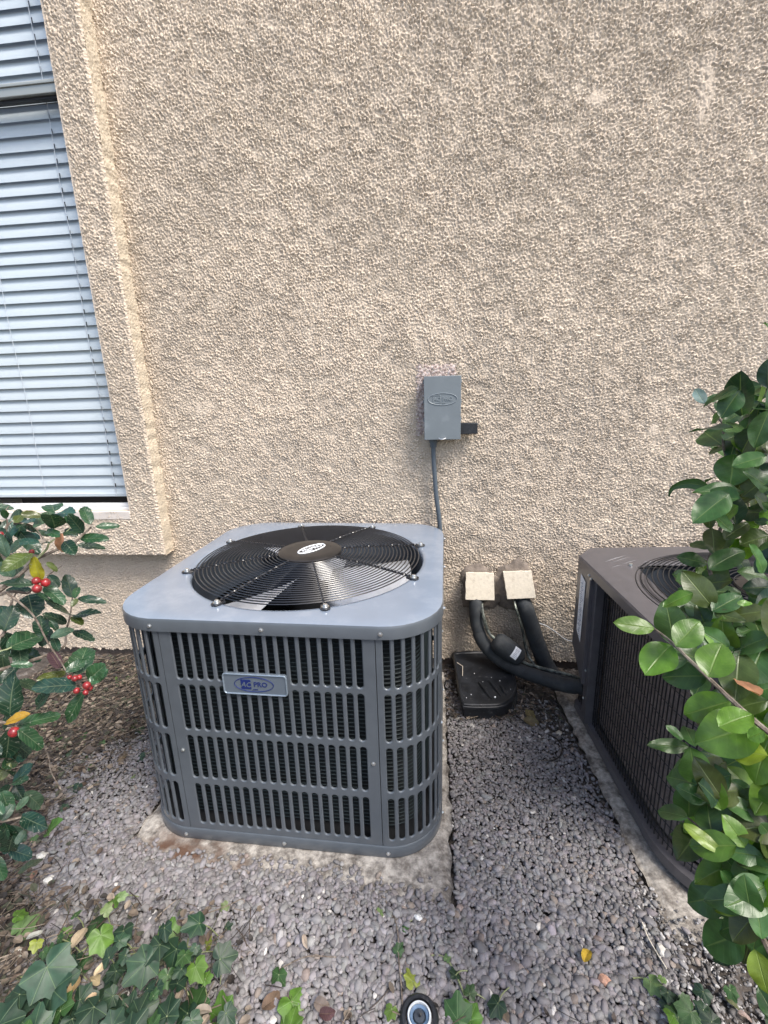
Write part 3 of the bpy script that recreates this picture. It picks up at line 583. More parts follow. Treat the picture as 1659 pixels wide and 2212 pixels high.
text_mb('PRO', .023, .0002, Mh @ Matrix.Translation((.0165, 0, .0005)), 0, .0005).build('logo_letters', M_white, hub, smooth=False)
MB().prism([(-.033, -.0105), (-.008, -.0105), (-.008, .0105), (-.029, .0105)], .0002, .0006, Mh).build('logo_square', M_white, hub, smooth=False)
text_mb('AC', .017, .0002, Mh @ Matrix.Translation((-.020, 0, .0008)), .2, .0003).build('logo_letters', M_black, hub, smooth=False)
# badge: centre local
def front_local(x, z): return Vector((x, -A, z+OZ))
b = MB(); cx, cz = -.028, .499; w2, h2 = .0725, .0255
def rrect(w, h, r, y, n=5):
    pts = []
    for k, (sx, sy) in enumerate(((1, 1), (-1, 1), (-1, -1), (1, -1))):
        for i in range(n+1):
            a = k*PI/2+PI/2*i/n; pts.append((cx+sx*(w-r)+r*math.cos(a), y, cz+OZ+sy*(h-r)+r*math.sin(a)))
    return pts
b.strip([rrect(w2, h2, .007, -A+.001), rrect(w2, h2, .007, -A-.004)]); b.add(rrect(w2-.003, h2-.003, .005, -A-.0040), [tuple(range(24))]); badge = b.build('badge', M_plate, unit)
MB().tube(rrect(w2-.0015, h2-.0015, .006, -A-.0045), .0018, 8, closed=True).build('badge_rim', M_rim, badge)
logo(badge, Matrix.Translation((cx-.002, -A-.0042, cz+OZ)) @ FRONT, .088, M_navy, M_plate)
# screws
def screw(u, z, parent=unit, off=.006, r=.0042):
    x, y, nx, ny = perim(u, 0); q = Vector((nx, ny, 0)).to_track_quat('Z', 'Y').to_matrix().to_4x4(); M = Matrix.Translation((x+nx*off, y+ny*off, z+OZ)) @ q
    MB().lathe([(0, .0038), (r*.7, .0036), (r*.78, .0030), (r*.78, .001), (r*1.25, .0008), (r*1.25, 0)], n=6, M=M).build('screw', M_steel, parent, smooth=False)
for k in range(4):
    for x in (-.250, 0, .250): screw(k*QL+E_+x, ZT-.017); screw(k*QL+E_+x, ZB-.014, off=.0035)
    for x in (-.224, .224): screw(k*QL+E_+x, .312, off=.0005)
    MB().box((-.005, -A-.0072, ZT-.020+OZ), (.004, -A-.0062, ZT-.014+OZ), Matrix.Rotation(k*PI/2+.42, 4, 'Z')).build('slot_mark', M_dark, unit)

# ------------------------------------------------------------------ bronze cooling unit (right)
FI = .055; bro = empty('cooling_unit', (.715, -.29, .05), FI, label='dark bronze outdoor cooling unit with wire mesh sides half hidden by the leafy shrub', cat='air conditioner')
# local frame: +x right, -y towards viewer ; side at x=0..., back y=.07, front y=-.69
def rpoly(o, r=.19, ch=.058):
    x0, x1, yf, ybk = -o, .765+o, -.69-o, .07+o; pts = [(x0, 0-ch*.0)]
    pts = [(x0, 0), (x0+ch, ybk)]
    pts += [(x1-ch, ybk), (x1, ybk-.07)]
    for i in range(13): a = -PI/2*i/12; pts.append((x1-r+r*math.cos(a), yf+r+r*math.sin(a)))
    for i in range(13): a = -PI/2-PI/2*i/12; pts.append((x0+r+r*math.cos(a), yf+r+r*math.sin(a)))
    return pts
def lift(p, z): return [(x, y, z+OZ) for x, y in p]
RZ = .600; hc = (.369, -.31); hr = .312
def rcirc(r, z): return [(hc[0]+r*math.cos(math.atan2(y-hc[1], x-hc[0])), hc[1]+r*math.sin(math.atan2(y-hc[1], x-hc[0])), z+OZ) for x, y in rpoly(0)]
b = MB(); b.strip([lift(rpoly(-.030), RZ-.030), lift(rpoly(.0), RZ-.030), lift(rpoly(.0), RZ-.006), lift(rpoly(-.003), RZ-.001), lift(rpoly(-.010), RZ), rcirc(hr+.025, RZ+.001), rcirc(hr+.008, RZ+.001), rcirc(hr, RZ-.010)][::-1]); b.build('lid', M_bronze, bro, ang=30)
b = MB(); b.strip([[(hc[0]+r*math.cos(a), hc[1]+r*math.sin(a), z+OZ) for a in np.linspace(0, 2*PI, 48, endpoint=False)] for r, z in ((hr-.001, RZ-.008), (hr-.008, RZ-.13), (hr-.02, RZ-.13), (hr-.02, RZ-.02))]); b.build('fan_shroud', M_shroud, bro)
b = MB(); b.strip([lift(rpoly(-.048), .062), lift(rpoly(-.024), .062), lift(rpoly(-.024), .088), lift(rpoly(-.034), .090), lift(rpoly(-.055), .088)][::-1]); b.build('base_tray', M_bronze, bro)
loops = []; z = .09
while z < RZ-.03: loops += [lift(rpoly(-.060), z), lift(rpoly(-.0625), z+.004)]; z += .008
b = MB(); b.strip(loops[::-1]); b.build('coil', M_fin, bro)
b = MB().prism(rpoly(-.08), .09+OZ, .10+OZ); b.build('inner_floor', M_dark, bro)
for (x0, y0, x1, y1, w) in ((.055, -.060, .135, -.010, .0012), (.062, -.074, .150, -.018, .0008), (.085, -.088, .165, -.040, .0010), (.055, -.105, .095, -.085, .0007)):
    MB().tube([(x0, y0, RZ+OZ+.0004), ((x0+x1)/2, (y0+y1)/2+.002, RZ+OZ+.0006), (x1, y1, RZ+OZ+.0004)], [w*.3, w, w*.3], 5).build('scratch', mat('scratch', (.22, .22, .225), .6), bro)
# mesh guard
path = rpoly(-.036); P3 = [Vector((x, y)) for x, y in path]; seg = []
for i in range(len(P3)): seg.append((P3[i], P3[(i+1) % len(P3)]))
tot = sum((q-p).length for p, q in seg)
def along(t):
    for p, q in seg:
        l = (q-p).length
        if t <= l: return p.lerp(q, t/l)
        t -= l
    return seg[0][0]
b = MB(); t = 0
while t < tot:
    p = along(t); b.tube([(p.x, p.y, .085+OZ), (p.x, p.y, RZ-.030+OZ)], .0015, 4, caps=False); t += .0135
for k in range(11): b.tube([(p.x, p.y, .105+k*.046+OZ) for p in [along(tot*i/160) for i in range(160)]], .0014, 4, closed=True)
b.build('mesh_guard', M_mesh, bro, smooth=False)
# service panel and corner post at the wall-left corner
b = MB(); y0, y1 = 0.0, -.098
pr = [(y0, RZ-.03), (y0, .300), (y1, .215), (y1, RZ-.03)]   # (y,z) profile on side
b.add([(0.001, y, z+OZ) for y, z in pr]+[(.05, y, z+OZ) for y, z in pr], [(0, 1, 2, 3), (7, 6, 5, 4), (1, 5, 6, 2), (0, 4, 5, 1), (2, 6, 7, 3)])
b.add([(0.001, 0, RZ-.03+OZ), (0.001, 0, .30+OZ), (.058, .070, .30+OZ), (.058, .070, RZ-.03+OZ)], [(0, 3, 2, 1)])
b.add([(.058, .07, RZ-.03+OZ), (.058, .07, .30+OZ), (.20, .07, .30+OZ), (.20, .07, RZ-.03+OZ)], [(0, 3, 2, 1)])
sp = b.build('service_panel', M_bronze, bro, smooth=False, bevel=.002)
b = MB().box((.012, -.116, .088+OZ), (.050, -.085, RZ-.03+OZ)); b.build('corner_post', M_bronze, bro, bevel=.002)
b = MB(); b.add([(-.0008, y, z+OZ) for y, z in ((-.030, .575), (-.070, .562), (-.066, .362), (-.030, .388))], [(0, 3, 2, 1)]); b.v = [(p[0], p[1], min(p[2], .575+OZ-.0)) for p in b.v]
b.v = [(x, y, z-.022) for x, y, z in b.v]; b.build('sticker', M_sticker, sp, smooth=False)
b = MB(); rr_ = random.Random(4)
for i in range(26):
    z = .355+i*.0068; w = rr_.uniform(.004, .013); y = -.048+rr_.uniform(-.005, .005)
    b.tube([(-.0014, y-w*.8, z+OZ), (-.0014, y, z+.002+OZ+rr_.uniform(-.002, .002)), (-.0014, y+w*.8, z+OZ)], .0006, 4)
b.build('sticker_writing', M_ink, sp, smooth=False)
for p in ((.0, -.088, RZ-.030), (.0, -.105, RZ-.034), (.010, -.100, .265), (.010, -.100, .17)):
    M = Matrix.Translation((p[0], p[1], p[2]+OZ)) @ Vector((-1, 0, 0)).to_track_quat('Z', 'Y').to_matrix().to_4x4(); MB().lathe([(0, .003), (.003, .003), (.0033, .001), (.0048, .0008), (.0048, 0)], n=6, M=M).build('screw', M_steel, bro, smooth=False)
M = Matrix.Translation(along(0).to_3d()); 
b = MB().lathe([(0, .003), (.004, .003), (.0045, 0)], n=10, M=Matrix.Translation((.115, -.6385, .075+OZ)) @ Vector((-.6, -.8, 0)).to_track_quat('Z', 'Y').to_matrix().to_4x4()); b.build('screw', M_steel, bro)
b = MB(); r_ = .10
def rd(r): return RZ+.024*(1-(r/.315)**4)+OZ
while r_ < .318: b.tube([(hc[0]+r_*math.cos(a), hc[1]+r_*math.sin(a), rd(r_)) for a in np.linspace(0, 2*PI, 64, endpoint=False)], .0016, 5, closed=True); r_ += .0125
rg = b.build('fan_grille', M_mesh, bro)
for k in range(6):
    a = math.radians(-160+60*k); d = Vector((math.cos(a), math.sin(a), 0)); c = Vector((hc[0], hc[1], 0))
    MB().tube([c+d*r+Vector((0, 0, rd(r)-.002)) for r in np.linspace(.06, .335, 10)], .0025, 5).build('grille_spoke', M_mesh, rg)
    M = Matrix.Translation(c+d*.336+Vector((0, 0, RZ+OZ+.002))); MB().lathe([(0, .006), (.005, .005), (.006, 0)], n=10, M=M).build('bolt', M_steel, rg)
b = MB().lathe([(.1, RZ+OZ+.012), (.1, RZ+OZ+.020), (.09, RZ+OZ+.024), (0, RZ+OZ+.025)], c=(hc[0], hc[1], 0), n=32); b.build('hub_cap', M_hub, bro)
for k in range(3):
    b = MB(); a0 = math.radians(160+120*k); rows = []
    for i in range(7):
        r_ = .05+.235*i/6; rows.append([(hc[0]+r_*math.cos(a0+.9*(j/6-.5)), hc[1]+r_*math.sin(a0+.9*(j/6-.5)), RZ+OZ-.075+.06*(j/6-.5)) for j in range(7)])
    b.strip(rows, closed=False); b.build('fan_blade', M_alu, bro)
b = MB().lathe([(0, RZ+OZ-.16), (.07, RZ+OZ-.16), (.07, RZ+OZ-.07), (0, RZ+OZ-.05)], c=(hc[0], hc[1], 0), n=20); b.build('motor', M_dark, bro)

# ------------------------------------------------------------------ disconnect box and conduit
bx = empty('disconnect_box', (.304, -.005, .938), label='grey metal electrical box with embossed oval logo on the stucco wall', cat='electrical box')
b = MB().box((-.055, -.065, .004), (.058, .006, .200)); b.build('box_body', M_box, bx, bevel=.002)
b = MB().box((-.0605, -.076, -.0005), (.062, -.072, .208)).box((-.0605, -.0722, .2045), (.062, -.004, .208)).box((-.0605, -.0722, .0), (-.0575, -.03, .2045)).box((.059, -.0722, .0), (.062, -.03, .2045)); cov = b.build('cover', M_box, bx, bevel=.0012)
logo(cov, Matrix.Translation((.001, -.0762, .134)) @ FRONT, .096, mat('box_emboss', (.235, .27, .29), .4, .1), M_box, .0016, emboss=True)
for z in (.185, .12, .06):
    MB().box((.0622, -.06, z), (.0650, -.04, z+.012)).build('hinge_tab', M_box, bx); MB().box((-.0640, -.06, z), (-.0610, -.04, z+.012)).build('hinge_tab', M_box, bx)
b = MB().tube([(-.012, -.078, .005), (-.006, -.083, .002), (.004, -.083, .002), (.012, -.078, .005)], .0017, 6); b.build('hasp', M_steel, bx)
b = MB().box((.0625, -.050, .014), (.121, -.022, .052)); b.build('pull_tab', M_plastic, bx, bevel=.002)
cd = empty('conduit', (.274, -.035, .9), label='flexible grey conduit running from the electrical box down behind the slate unit', cat='conduit')
MB().lathe([(.006, .036), (.014, .036), (.015, .024), (.012, .020), (.012, .008), (.0095, .006)], n=16).build('connector', M_conduit, cd)
pts = [(0, 0, .014), (.001, 0, -.03), (.005, -.001, -.10), (.010, -.001, -.17), (.020, -.002, -.25), (.024, -.002, -.32), (.022, 0, -.42), (.02, 0, -.60)]
def smooth_path(p, n=6):
    p = [Vector(q) for q in p]; out = []
    for i in range(len(p)-1):
        a, b_, c, d = p[max(0, i-1)], p[i], p[i+1], p[min(len(p)-1, i+2)]
        for k in range(n):
            t = k/n; out.append(.5*((2*b_)+(c-a)*t+(2*a-5*b_+4*c-d)*t*t+(-a+3*b_-3*c+d)*t**3))
    return out+[p[-1]]
MB().tube(smooth_path(pts), .0085, 12).build('conduit_tube', M_conduit, cd)

# ------------------------------------------------------------------ pipe caps, pipes, drier, ground box
def capthing(x, z, rot, sk, label):
    c = empty('pipe_cap', (x, -.03, z), 0, label=label, cat='pipe cover'); c.rotation_euler = (math.radians(-12), rot, 0)
    r = random.Random(int(x*1000)); pts = []
    cor = [(-.052-sk, .050), (.050-sk, .050), (.054+sk*.4, -.052), (-.053+sk, -.053)]
    for i in range(4):
        p, q = Vector(cor[i]), Vector(cor[(i+1) % 4])
        for k in range(8): m_ = p.lerp(q, k/8); j = .0011 if i in (0, 3) else .0003; pts.append((m_.x+r.uniform(-j, j), m_.y+r.uniform(-j, j)))
    MB().prism(pts, .018, .030, FRONT).build('cover_plate', M_cap, c, bevel=.0012)
    MB().prism([(x_*.9, y_*.86) for x_, y_ in pts], -.02, .018, FRONT).build('cover_hood', M_cap, c)
capthing(.444, .386, .01, 0, 'square ivory pipe cover plate nearer to the slate unit')
capthing(.588, .394, -.05, .006, 'tilted square ivory pipe cover plate nearer to the bronze unit')
def thingmesh(name, b, m_, label, cat, **kw): return b.build(name, m_, None, label=label, cat=cat, **kw)
def pw(rg, x, y, Y): return ony(rg, x, y, Y)
p1 = empty('insulated_pipe', (.43, -.03, .3), label='thick black foam insulated pipe curving from the left ivory cover to the bronze unit', cat='pipe')
def off(pts, o): return [Vector(p)-Vector(o) for p in pts]
O1 = (.43, -.03, .3)
pth = [(.435, .0, .36), (.433, -.045, .335), pw('p', 410, 640, -.06), pw('p', 425, 800, -.068), pw('p', 480, 960, -.085), pw('p', 610, 1105, -.11), pw('p', 820, 1225, -.15), pw('p', 1060, 1310, -.20), pw('p', 1260, 1370, -.25), pw('p', 1460, 1405, -.30), (.80, -.33, .10)]
sp_ = smooth_path(off(pth, O1), 8); nS = len(sp_); cuts = [0, 27, 50, 68, nS]
for i in range(4):
    sg = sp_[cuts[i]:cuts[i+1]+1]; rad = [.0245 if 0 < k < len(sg)-1 else .0232 for k in range(len(sg))]; MB().tube(sg, rad, 16).build('foam_sleeve', M_rubber, p1, ang=60)
O2 = (.6, -.03, .3); p2 = empty('insulated_pipe', O2, label='wide flattened black foam pipe dropping from the right ivory cover', cat='pipe')
pth = [(.598, .0, .37), (.603, -.03, .335), pw('p', 880, 640, -.05), pw('p', 935, 800, -.05), pw('p', 995, 980, -.05), pw('p', 1075, 1170, -.055), (.74, -.10, .03), (.82, -.16, .04)]
MB().tube(smooth_path(off(pth, O2), 6), [.021+.009*min(1, i/10) for i in range(43)], 16).build('foam_sleeve', M_rubber, p2)
O3 = (.5, -.1, .2); p3 = empty('copper_line', O3, label='thin dull copper line with a black insulated drum and white tag', cat='pipe')
pth = [(.452, -.03, .34), pw('p', 480, 700, -.085), pw('p', 530, 860, -.095), pw('p', 590, 930, -.11), pw('p', 850, 1140, -.13), pw('p', 970, 1190, -.15), pw('p', 1160, 1240, -.18), pw('p', 1300, 1275, -.2), pw('p', 1450, 1330, -.24), (.80, -.27, .12)]
MB().tube(smooth_path(off(pth, O3)), .0062, 8).build('copper_tube', M_copper, p3)
d0, d1 = pw('p', 585, 935, -.115)-Vector(O3), pw('p', 855, 1135, -.14)-Vector(O3)
ax = (d1-d0); rad = []; pts = []
for t, r_ in ((-.0, .012), (.02, .024), (.08, .033), (.18, .0375), (.62, .0385), (.66, .0365), (.85, .033), (.95, .024), (1, .012)): pts.append(d0+ax*t); rad.append(r_)
drum = MB().tube(pts, rad, 20).build('drier_drum', M_rubber, p3)
# tag wrapped on the drum
axn = ax.normalized(); mid = d0+ax*.66; tocam = (CAM-Vector(O3)-mid); tocam = (tocam-axn*tocam.dot(axn)).normalized(); sd = axn.cross(tocam).normalized()
rows = []
for k in range(9):
    a = -.75+1.15*k/8; rows.append([mid+axn*(q*.012)+(tocam*math.cos(a)+sd*math.sin(a))*.0394 for q in (-1, 1)])
tg_ = MB().strip(rows, closed=False).build('tag', M_sticker, drum, smooth=True)
b = MB()
for k in range(7):
    a = -.62+.14*k; c = mid+(tocam*math.cos(a)+sd*math.sin(a))*.0400; t = (-tocam*math.sin(a)+sd*math.cos(a))
    for q in ((-.5, 0, .5) if k % 3 else (-.3, .25)): b.tube([c+axn*(.009*(q-.14)), c+axn*(.009*(q+.14))+t*.0006], .0011 if k < 2 else .0007, 4)
b.build('tag_print', M_ink, tg_, smooth=False)
O4 = (.57, -.05, .33); pth = [(.572, -.02, .35), pw('p', 790, 640, -.08), pw('p', 850, 830, -.085), pw('p', 880, 1000, -.09), pw('p', 920, 1110, -.11), pw('p', 985, 1200, -.145)]
w_ = MB().tube(smooth_path(off(pth, O4)), .0048, 6).build('control_cable', M_copper, None, label='mottled thin cable hanging from the right ivory cover to the copper line', cat='cable'); w_.location = O4
pth = [pw('p', 1000, 780, -.03), pw('p', 1080, 810, -.035), pw('p', 1170, 870, -.04), pw('p', 1250, 930, -.04), pw('p', 1330, 950, -.05), (.80, -.10, .24)]; O5 = pth[0].copy()
w_ = MB().tube(smooth_path(off(pth, O5)), .0013, 5).build('white_wire', M_white, None, label='loose thin white wire along the wall beside the bronze unit', cat='wire'); w_.location = O5

vb = empty('ground_box', (.45, -.16, .0), label='dusty black plastic ground box with rounded corner under the pipes', cat='ground box')
zt = .088
C = [onz('p', *q, zt) for q in ((195, 1065), (225, 1045), (620, 1040), (700, 1130), (780, 1270), (800, 1370), (790, 1440), (730, 1510), (650, 1545), (560, 1555), (330, 1552), (275, 1520), (240, 1350))]
poly = [(p.x-.45, p.y+.16) for p in C]
cen = Vector((sum(p[0] for p in poly)/len(poly), sum(p[1] for p in poly)/len(poly)))
def sc(k, dz, pl=poly): return [(cen.x+(x-cen.x)*k, cen.y+(y-cen.y)*k, dz) for x, y in pl]
fine = [tuple(v)[:2] for v in smooth_path([(x, y, 0) for x, y in poly]+[(poly[0][0], poly[0][1], 0)], 4)][:-1]
def sf(k, z): return sc(k, z, fine)
b = MB(); b.strip([sf(.97, zt-.020), sf(1.0, zt-.018), sf(1.0, zt-.010), sf(.985, zt-.008), sf(.985, zt-.003), sf(.965, zt), sf(.93, zt), sf(.91, zt-.004), sf(.4, zt-.005)]); b.add(sf(.4, zt-.005), [tuple(range(len(fine)))]); lid = b.build('box_lid', M_plastic, vb)
for k, (x0, y0, x1, y1) in enumerate(((440, 1330, 560, 1490), (540, 1320, 650, 1460), (640, 1360, 700, 1450))):
    a, c = onz('p', x0, y0, zt)-Vector((.45, -.16, 0)), onz('p', x1, y1, zt)-Vector((.45, -.16, 0)); a.z = c.z = zt-.004; MB().tube([a, a.lerp(c, .5)+Vector((0, 0, .004)), c], [.003, .006, .003], 8).build('lid_rib', M_plastic, lid)
b = MB(); b.strip([sf(.96, zt-.018), sf(.92, zt-.05), sf(.90, -.02)]); b.build('box_side', M_plastic, vb)
b = MB(); a = onz('p', 560, 1600, .02)-Vector((.45, -.16, 0)); b.tube(smooth_path([(a.x-.02, a.y+.01, .015), (a.x+.03, a.y-.004, .02), (a.x+.07, a.y+.02, .022), (a.x+.085, a.y+.08, .035)]), .017, 12); b.build('drain_stub', M_rubber, vb)
for (x, y, s_) in ((595, 1475, .0035), (370, 1450, .0018), (400, 1252, .0018), (325, 1480, .0015), (640, 1320, .002), (480, 1330, .0012), (740, 1400, .0013), (560, 1290, .0012)):
    p = onz('p', x, y, zt)-Vector((.45, -.16, 0)); b = MB(); v_, f_ = ico(2); b.add([Vector(q)*s_+Vector((p.x, p.y, zt-.003)) for q in v_], [tuple(q) for q in f_]); b.build('grit_speck', M_white, lid)
p = [onz('p', *q, zt+.004) for q in ((235, 1155), (290, 1190), (288, 1280))]; w_ = MB().tube(off(p, p[0]), .0011, 5).build('dry_stalk', M_cap, None, label='short pale bent stalk lying on the ground box', cat='stalk'); w_.location = p[0]
for lab, pp, r_, m_ in (('thin black wire loop on the gravel beside the bronze unit', [('d', 1183, 1585), ('d', 1205, 1598), ('d', 1214, 1615), ('d', 1210, 1632), ('d', 1195, 1642), ('d', 1172, 1645)], .0022, M_black),
                     ('straight straw stalk lying on the dirt by the old concrete pad', [('d', 1387, 1992), ('d', 1400, 2025), ('d', 1420, 2060), ('d', 1440, 2092)], .0012, M_cap),
                     ('curved pale dry stem on the gravel near the ivy', [('j', 230, 770), ('j', 330, 715), ('j', 420, 688), ('j', 570, 695)], .0012, M_bark),
                     ('dark thin vine stem reaching over the gravel to the sprinkler', [('j', 840, 330), ('j', 905, 430), ('j', 935, 560), ('j', 940, 700), ('j', 955, 860), ('j', 968, 1080)], .0014, M_bark),
                     ('brown twig standing up beside the ground box', [('p', 905, 1330), ('p', 870, 1440), ('p', 835, 1560), ('p', 820, 1640)], .0025, M_bark)):
    pts = smooth_path([onz(*q, float(hgt(onz(*q, .03).x, onz(*q, .03).y))+.006) for q in pp]); w_ = MB().tube(off(pts, pts[0]), r_, 6).build('wire' if 'wire' in lab else 'stem', m_, None, label=lab, cat='wire' if 'wire' in lab else 'stem'); w_.location = pts[0]
# sprinkler
sc_ = onz('j', 1062, 1020, .075); spk = empty('sprinkler_head', (sc_.x, sc_.y, .012), label='round black sprinkler head with white and blue ring at the bottom edge', cat='sprinkler')
MB().lathe([(.033, .0), (.034, .045), (.0325, .052), (.029, .055), (.024, .055), (.023, .048)], n=32).build('housing', M_plastic, spk)
MB().lathe([(.0205, .048), (.0205, .055), (.0195, .0565), (.0175, .0565), (.017, .052)], n=32).build('white_ring', mat('worn_white', (.50, .53, .55), .7, vary=.2, vscale=150), spk)
MB().lathe([(.017, .052), (.0155, .0545), (.0115, .053), (.011, .050)], n=32).build('blue_ring', mat('blue_ring', (.09, .15, .24), .6, vary=.3, vscale=150), spk)
MB().lathe([(.0105, .050), (.009, .054), (0, .055)], n=20).build('nozzle', M_shroud, spk)
MB().tube([(0, 0, .052), (.003, -.004, .066)], .002, 6).build('riser_screw', M_dark, spk)
# pale stones
rs = random.Random(3)
for rg_, x, y, s_, col, lab in (('i', 265, 72, .012, (.6, .58, .52), 'white chunky stone at the left edge of the gravel'), ('i', 312, 225, .011, (.62, .6, .55), 'white jagged stone below the white stone at the gravel edge'), ('i', 130, 735, .012, (.5, .51, .46), 'pale stone beside the ivy at lower left'),
                          ('d', 1407, 2125, .011, (.62, .6, .55), 'white stone on the dirt in front of the old concrete pad'), ('d', 1428, 2055, .010, (.48, .46, .42), 'cream flat stone near the straw stalk'), ('d', 1305, 2113, .010, (.42, .24, .17), 'pinkish brick chip at the bottom of the gravel'), ('j', 1055, 480, .008, (.6, .6, .58), 'small white stone in the middle of the gravel'), ('d', 1208, 1585, .010, (.45, .4, .33), 'pale curled chip by the black wire loop')):
    p = onz(rg_, x, y, .055 if rg_ != 'd' or y > 1900 else .03); p.z = float(hgt(p.x, p.y))+.004; v_, f_ = ico(2); b = MB(); sd = rs.uniform(0, 99)
    b.add([Vector(q)*s_*(1+.5*mnoise.noise(Vector(q)*1.3+Vector((sd, 0, 0))))*1 for q in v_], [tuple(q) for q in f_]); b.v = [(a*1.1, b_*.8, c*.65) for a, b_, c in b.v]
    o = b.build('pale_stone', mat('stone', col, .8, vary=.15, vscale=200, bump=.001, bscale=200), None, smooth=False, label=lab, cat='stone'); o.location = p; o.rotation_euler.z = rs.uniform(0, 6)

# ------------------------------------------------------------------ foliage
def prof_holly(t): return math.sin(PI*min(1, t*.98+.01))**.55*(1-.12*t)
def prof_oval(t): return (math.sin(PI*t**.92)**.72)
def leaf(b, P, Q, nrm, wr, kind='oval', fold=.18, curl=.12, twist=0, nu=12, tint=(.05, .1, .03), rnd=None):
    rnd = rnd or random; ax = Q-P; L_ = ax.length; ax = ax/L_; sd = ax.cross(nrm)
    if sd.length < 1e-4: sd = ax.orthogonal()
    sd.normalize(); nn = sd.cross(ax).normalized(); base = len(b.v); vs = (-1, -.6, -.22, 0, .22, .6, 1); nv = len(vs); wv = rnd.uniform(0, 6)
    for i in range(nu+1):
        t = i/nu; w = .5*wr*L_*(prof_holly(t) if kind == 'holly' else prof_oval(t))+.0006*(t < .999)
        for v in vs:
            ww = w
            if kind == 'holly' and abs(v) == 1:
                ww = w*(1+(.16 if (i in (nu-1, nu-3) and True) else 0))
            tw = twist*(t-.3); x = v*ww; up = fold*abs(x)*1.0 - curl*L_*(t-.1)**2 + .035*L_*math.sin(t*7+wv+v*2)*abs(v)+.012*L_*math.sin(t*19+wv*3+v)*abs(v)
            p = P+ax*(L_*t)+(sd*math.cos(tw)+nn*math.sin(tw))*x+(nn*math.cos(tw)-sd*math.sin(tw))*up
            b.v.append(tuple(p)); b.uv.append((t, v)); b.c.append(tint)
    for i in range(nu):
        for j in range(nv-1): q = base+i*nv+j; b.f.append((q, q+1, q+nv+1, q+nv))
def newleafmb(): b = MB(); b.uv = []; b.c = []; return b
def jit(c, r, k=.2): m_ = r.uniform(1-k, 1+k); return tuple(max(.002, q*m_*r.uniform(.92, 1.08)) for q in c)
DG, MG, BG, YG, OL = (.018, .048, .026), (.034, .085, .030), (.075, .165, .032), (.16, .22, .03), (.055, .075, .022)
def place(b, rg, spec, d, kind, r, tint, wr, cn=.75, dj=.04, curl=.12, fold=.18, pet=None):
    x0, y0, x1, y1 = spec; P = at(rg, x0, y0, d); Q = at(rg, x1, y1, d+r.uniform(-dj, dj)); tc = (CAM-P).normalized()
    nrm = (tc*cn+Vector((r.uniform(-.35, .35), r.uniform(-.3, .3), .45+r.uniform(-.2, .4)))).normalized(); leaf(b, P, Q, nrm, wr, kind, fold, curl, r.uniform(-.5, .5), tint=jit(tint, r), rnd=r); return P

# --- shrub at right
r = random.Random(21)
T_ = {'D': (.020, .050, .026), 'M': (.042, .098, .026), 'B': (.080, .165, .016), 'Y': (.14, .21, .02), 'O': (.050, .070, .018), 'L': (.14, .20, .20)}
LA = [(520,400,430,255,.5,'L'),(510,395,700,310,.45,'M'),(745,220,860,140,.6,'M'),(765,265,1040,230,.5,'M'),(920,400,1120,230,.5,'M'),(830,460,1030,400,.5,'D'),(700,480,560,580,.45,'M'),(870,480,690,580,.6,'M'),(1020,430,1120,450,.3,'D'),(940,520,1130,510,.45,'M'),
(690,790,505,640,.85,'M'),(690,820,540,850,.5,'M'),(700,740,960,640,.75,'M'),(850,600,720,640,.6,'M'),(880,640,1070,610,.5,'M'),(820,820,1020,690,.6,'M'),(790,870,770,1160,1.0,'M'),(960,860,1020,1070,.7,'M'),(880,1210,430,1190,.42,'M'),(1120,1080,860,1250,.9,'O'),(540,1330,575,1560,.5,'O'),(600,1460,890,1360,.62,'D'),(880,1400,1080,1400,.7,'D'),
(590,1550,620,1770,.6,'O'),(700,1650,930,1480,.5,'O'),(1120,1620,850,1690,.85,'O'),(1120,1500,980,1480,.7,'M'),(545,1880,270,1800,.62,'M'),(560,1740,380,1670,.5,'M'),(560,1930,890,1730,.55,'M'),(530,1930,740,2050,.75,'M'),(470,2070,245,1960,.7,'M'),(450,2110,280,2010,.8,'M'),(820,1950,1130,2010,.62,'M'),(960,2060,1130,2200,.7,'M'),(450,2150,870,2110,.6,'M'),
(600,1330,1000,1240,.4,'O'),(1060,300,900,300,.4,'M'),(1100,560,980,540,.4,'D'),(760,900,830,640,.5,'D'),(1110,50,1090,120,.7,'D'),(1130,330,1000,270,.5,'D'),(1000,700,1140,620,.6,'D'),(1010,900,1140,820,.7,'D'),(980,1250,1140,1350,.8,'D'),(900,1640,770,1780,.5,'B')]
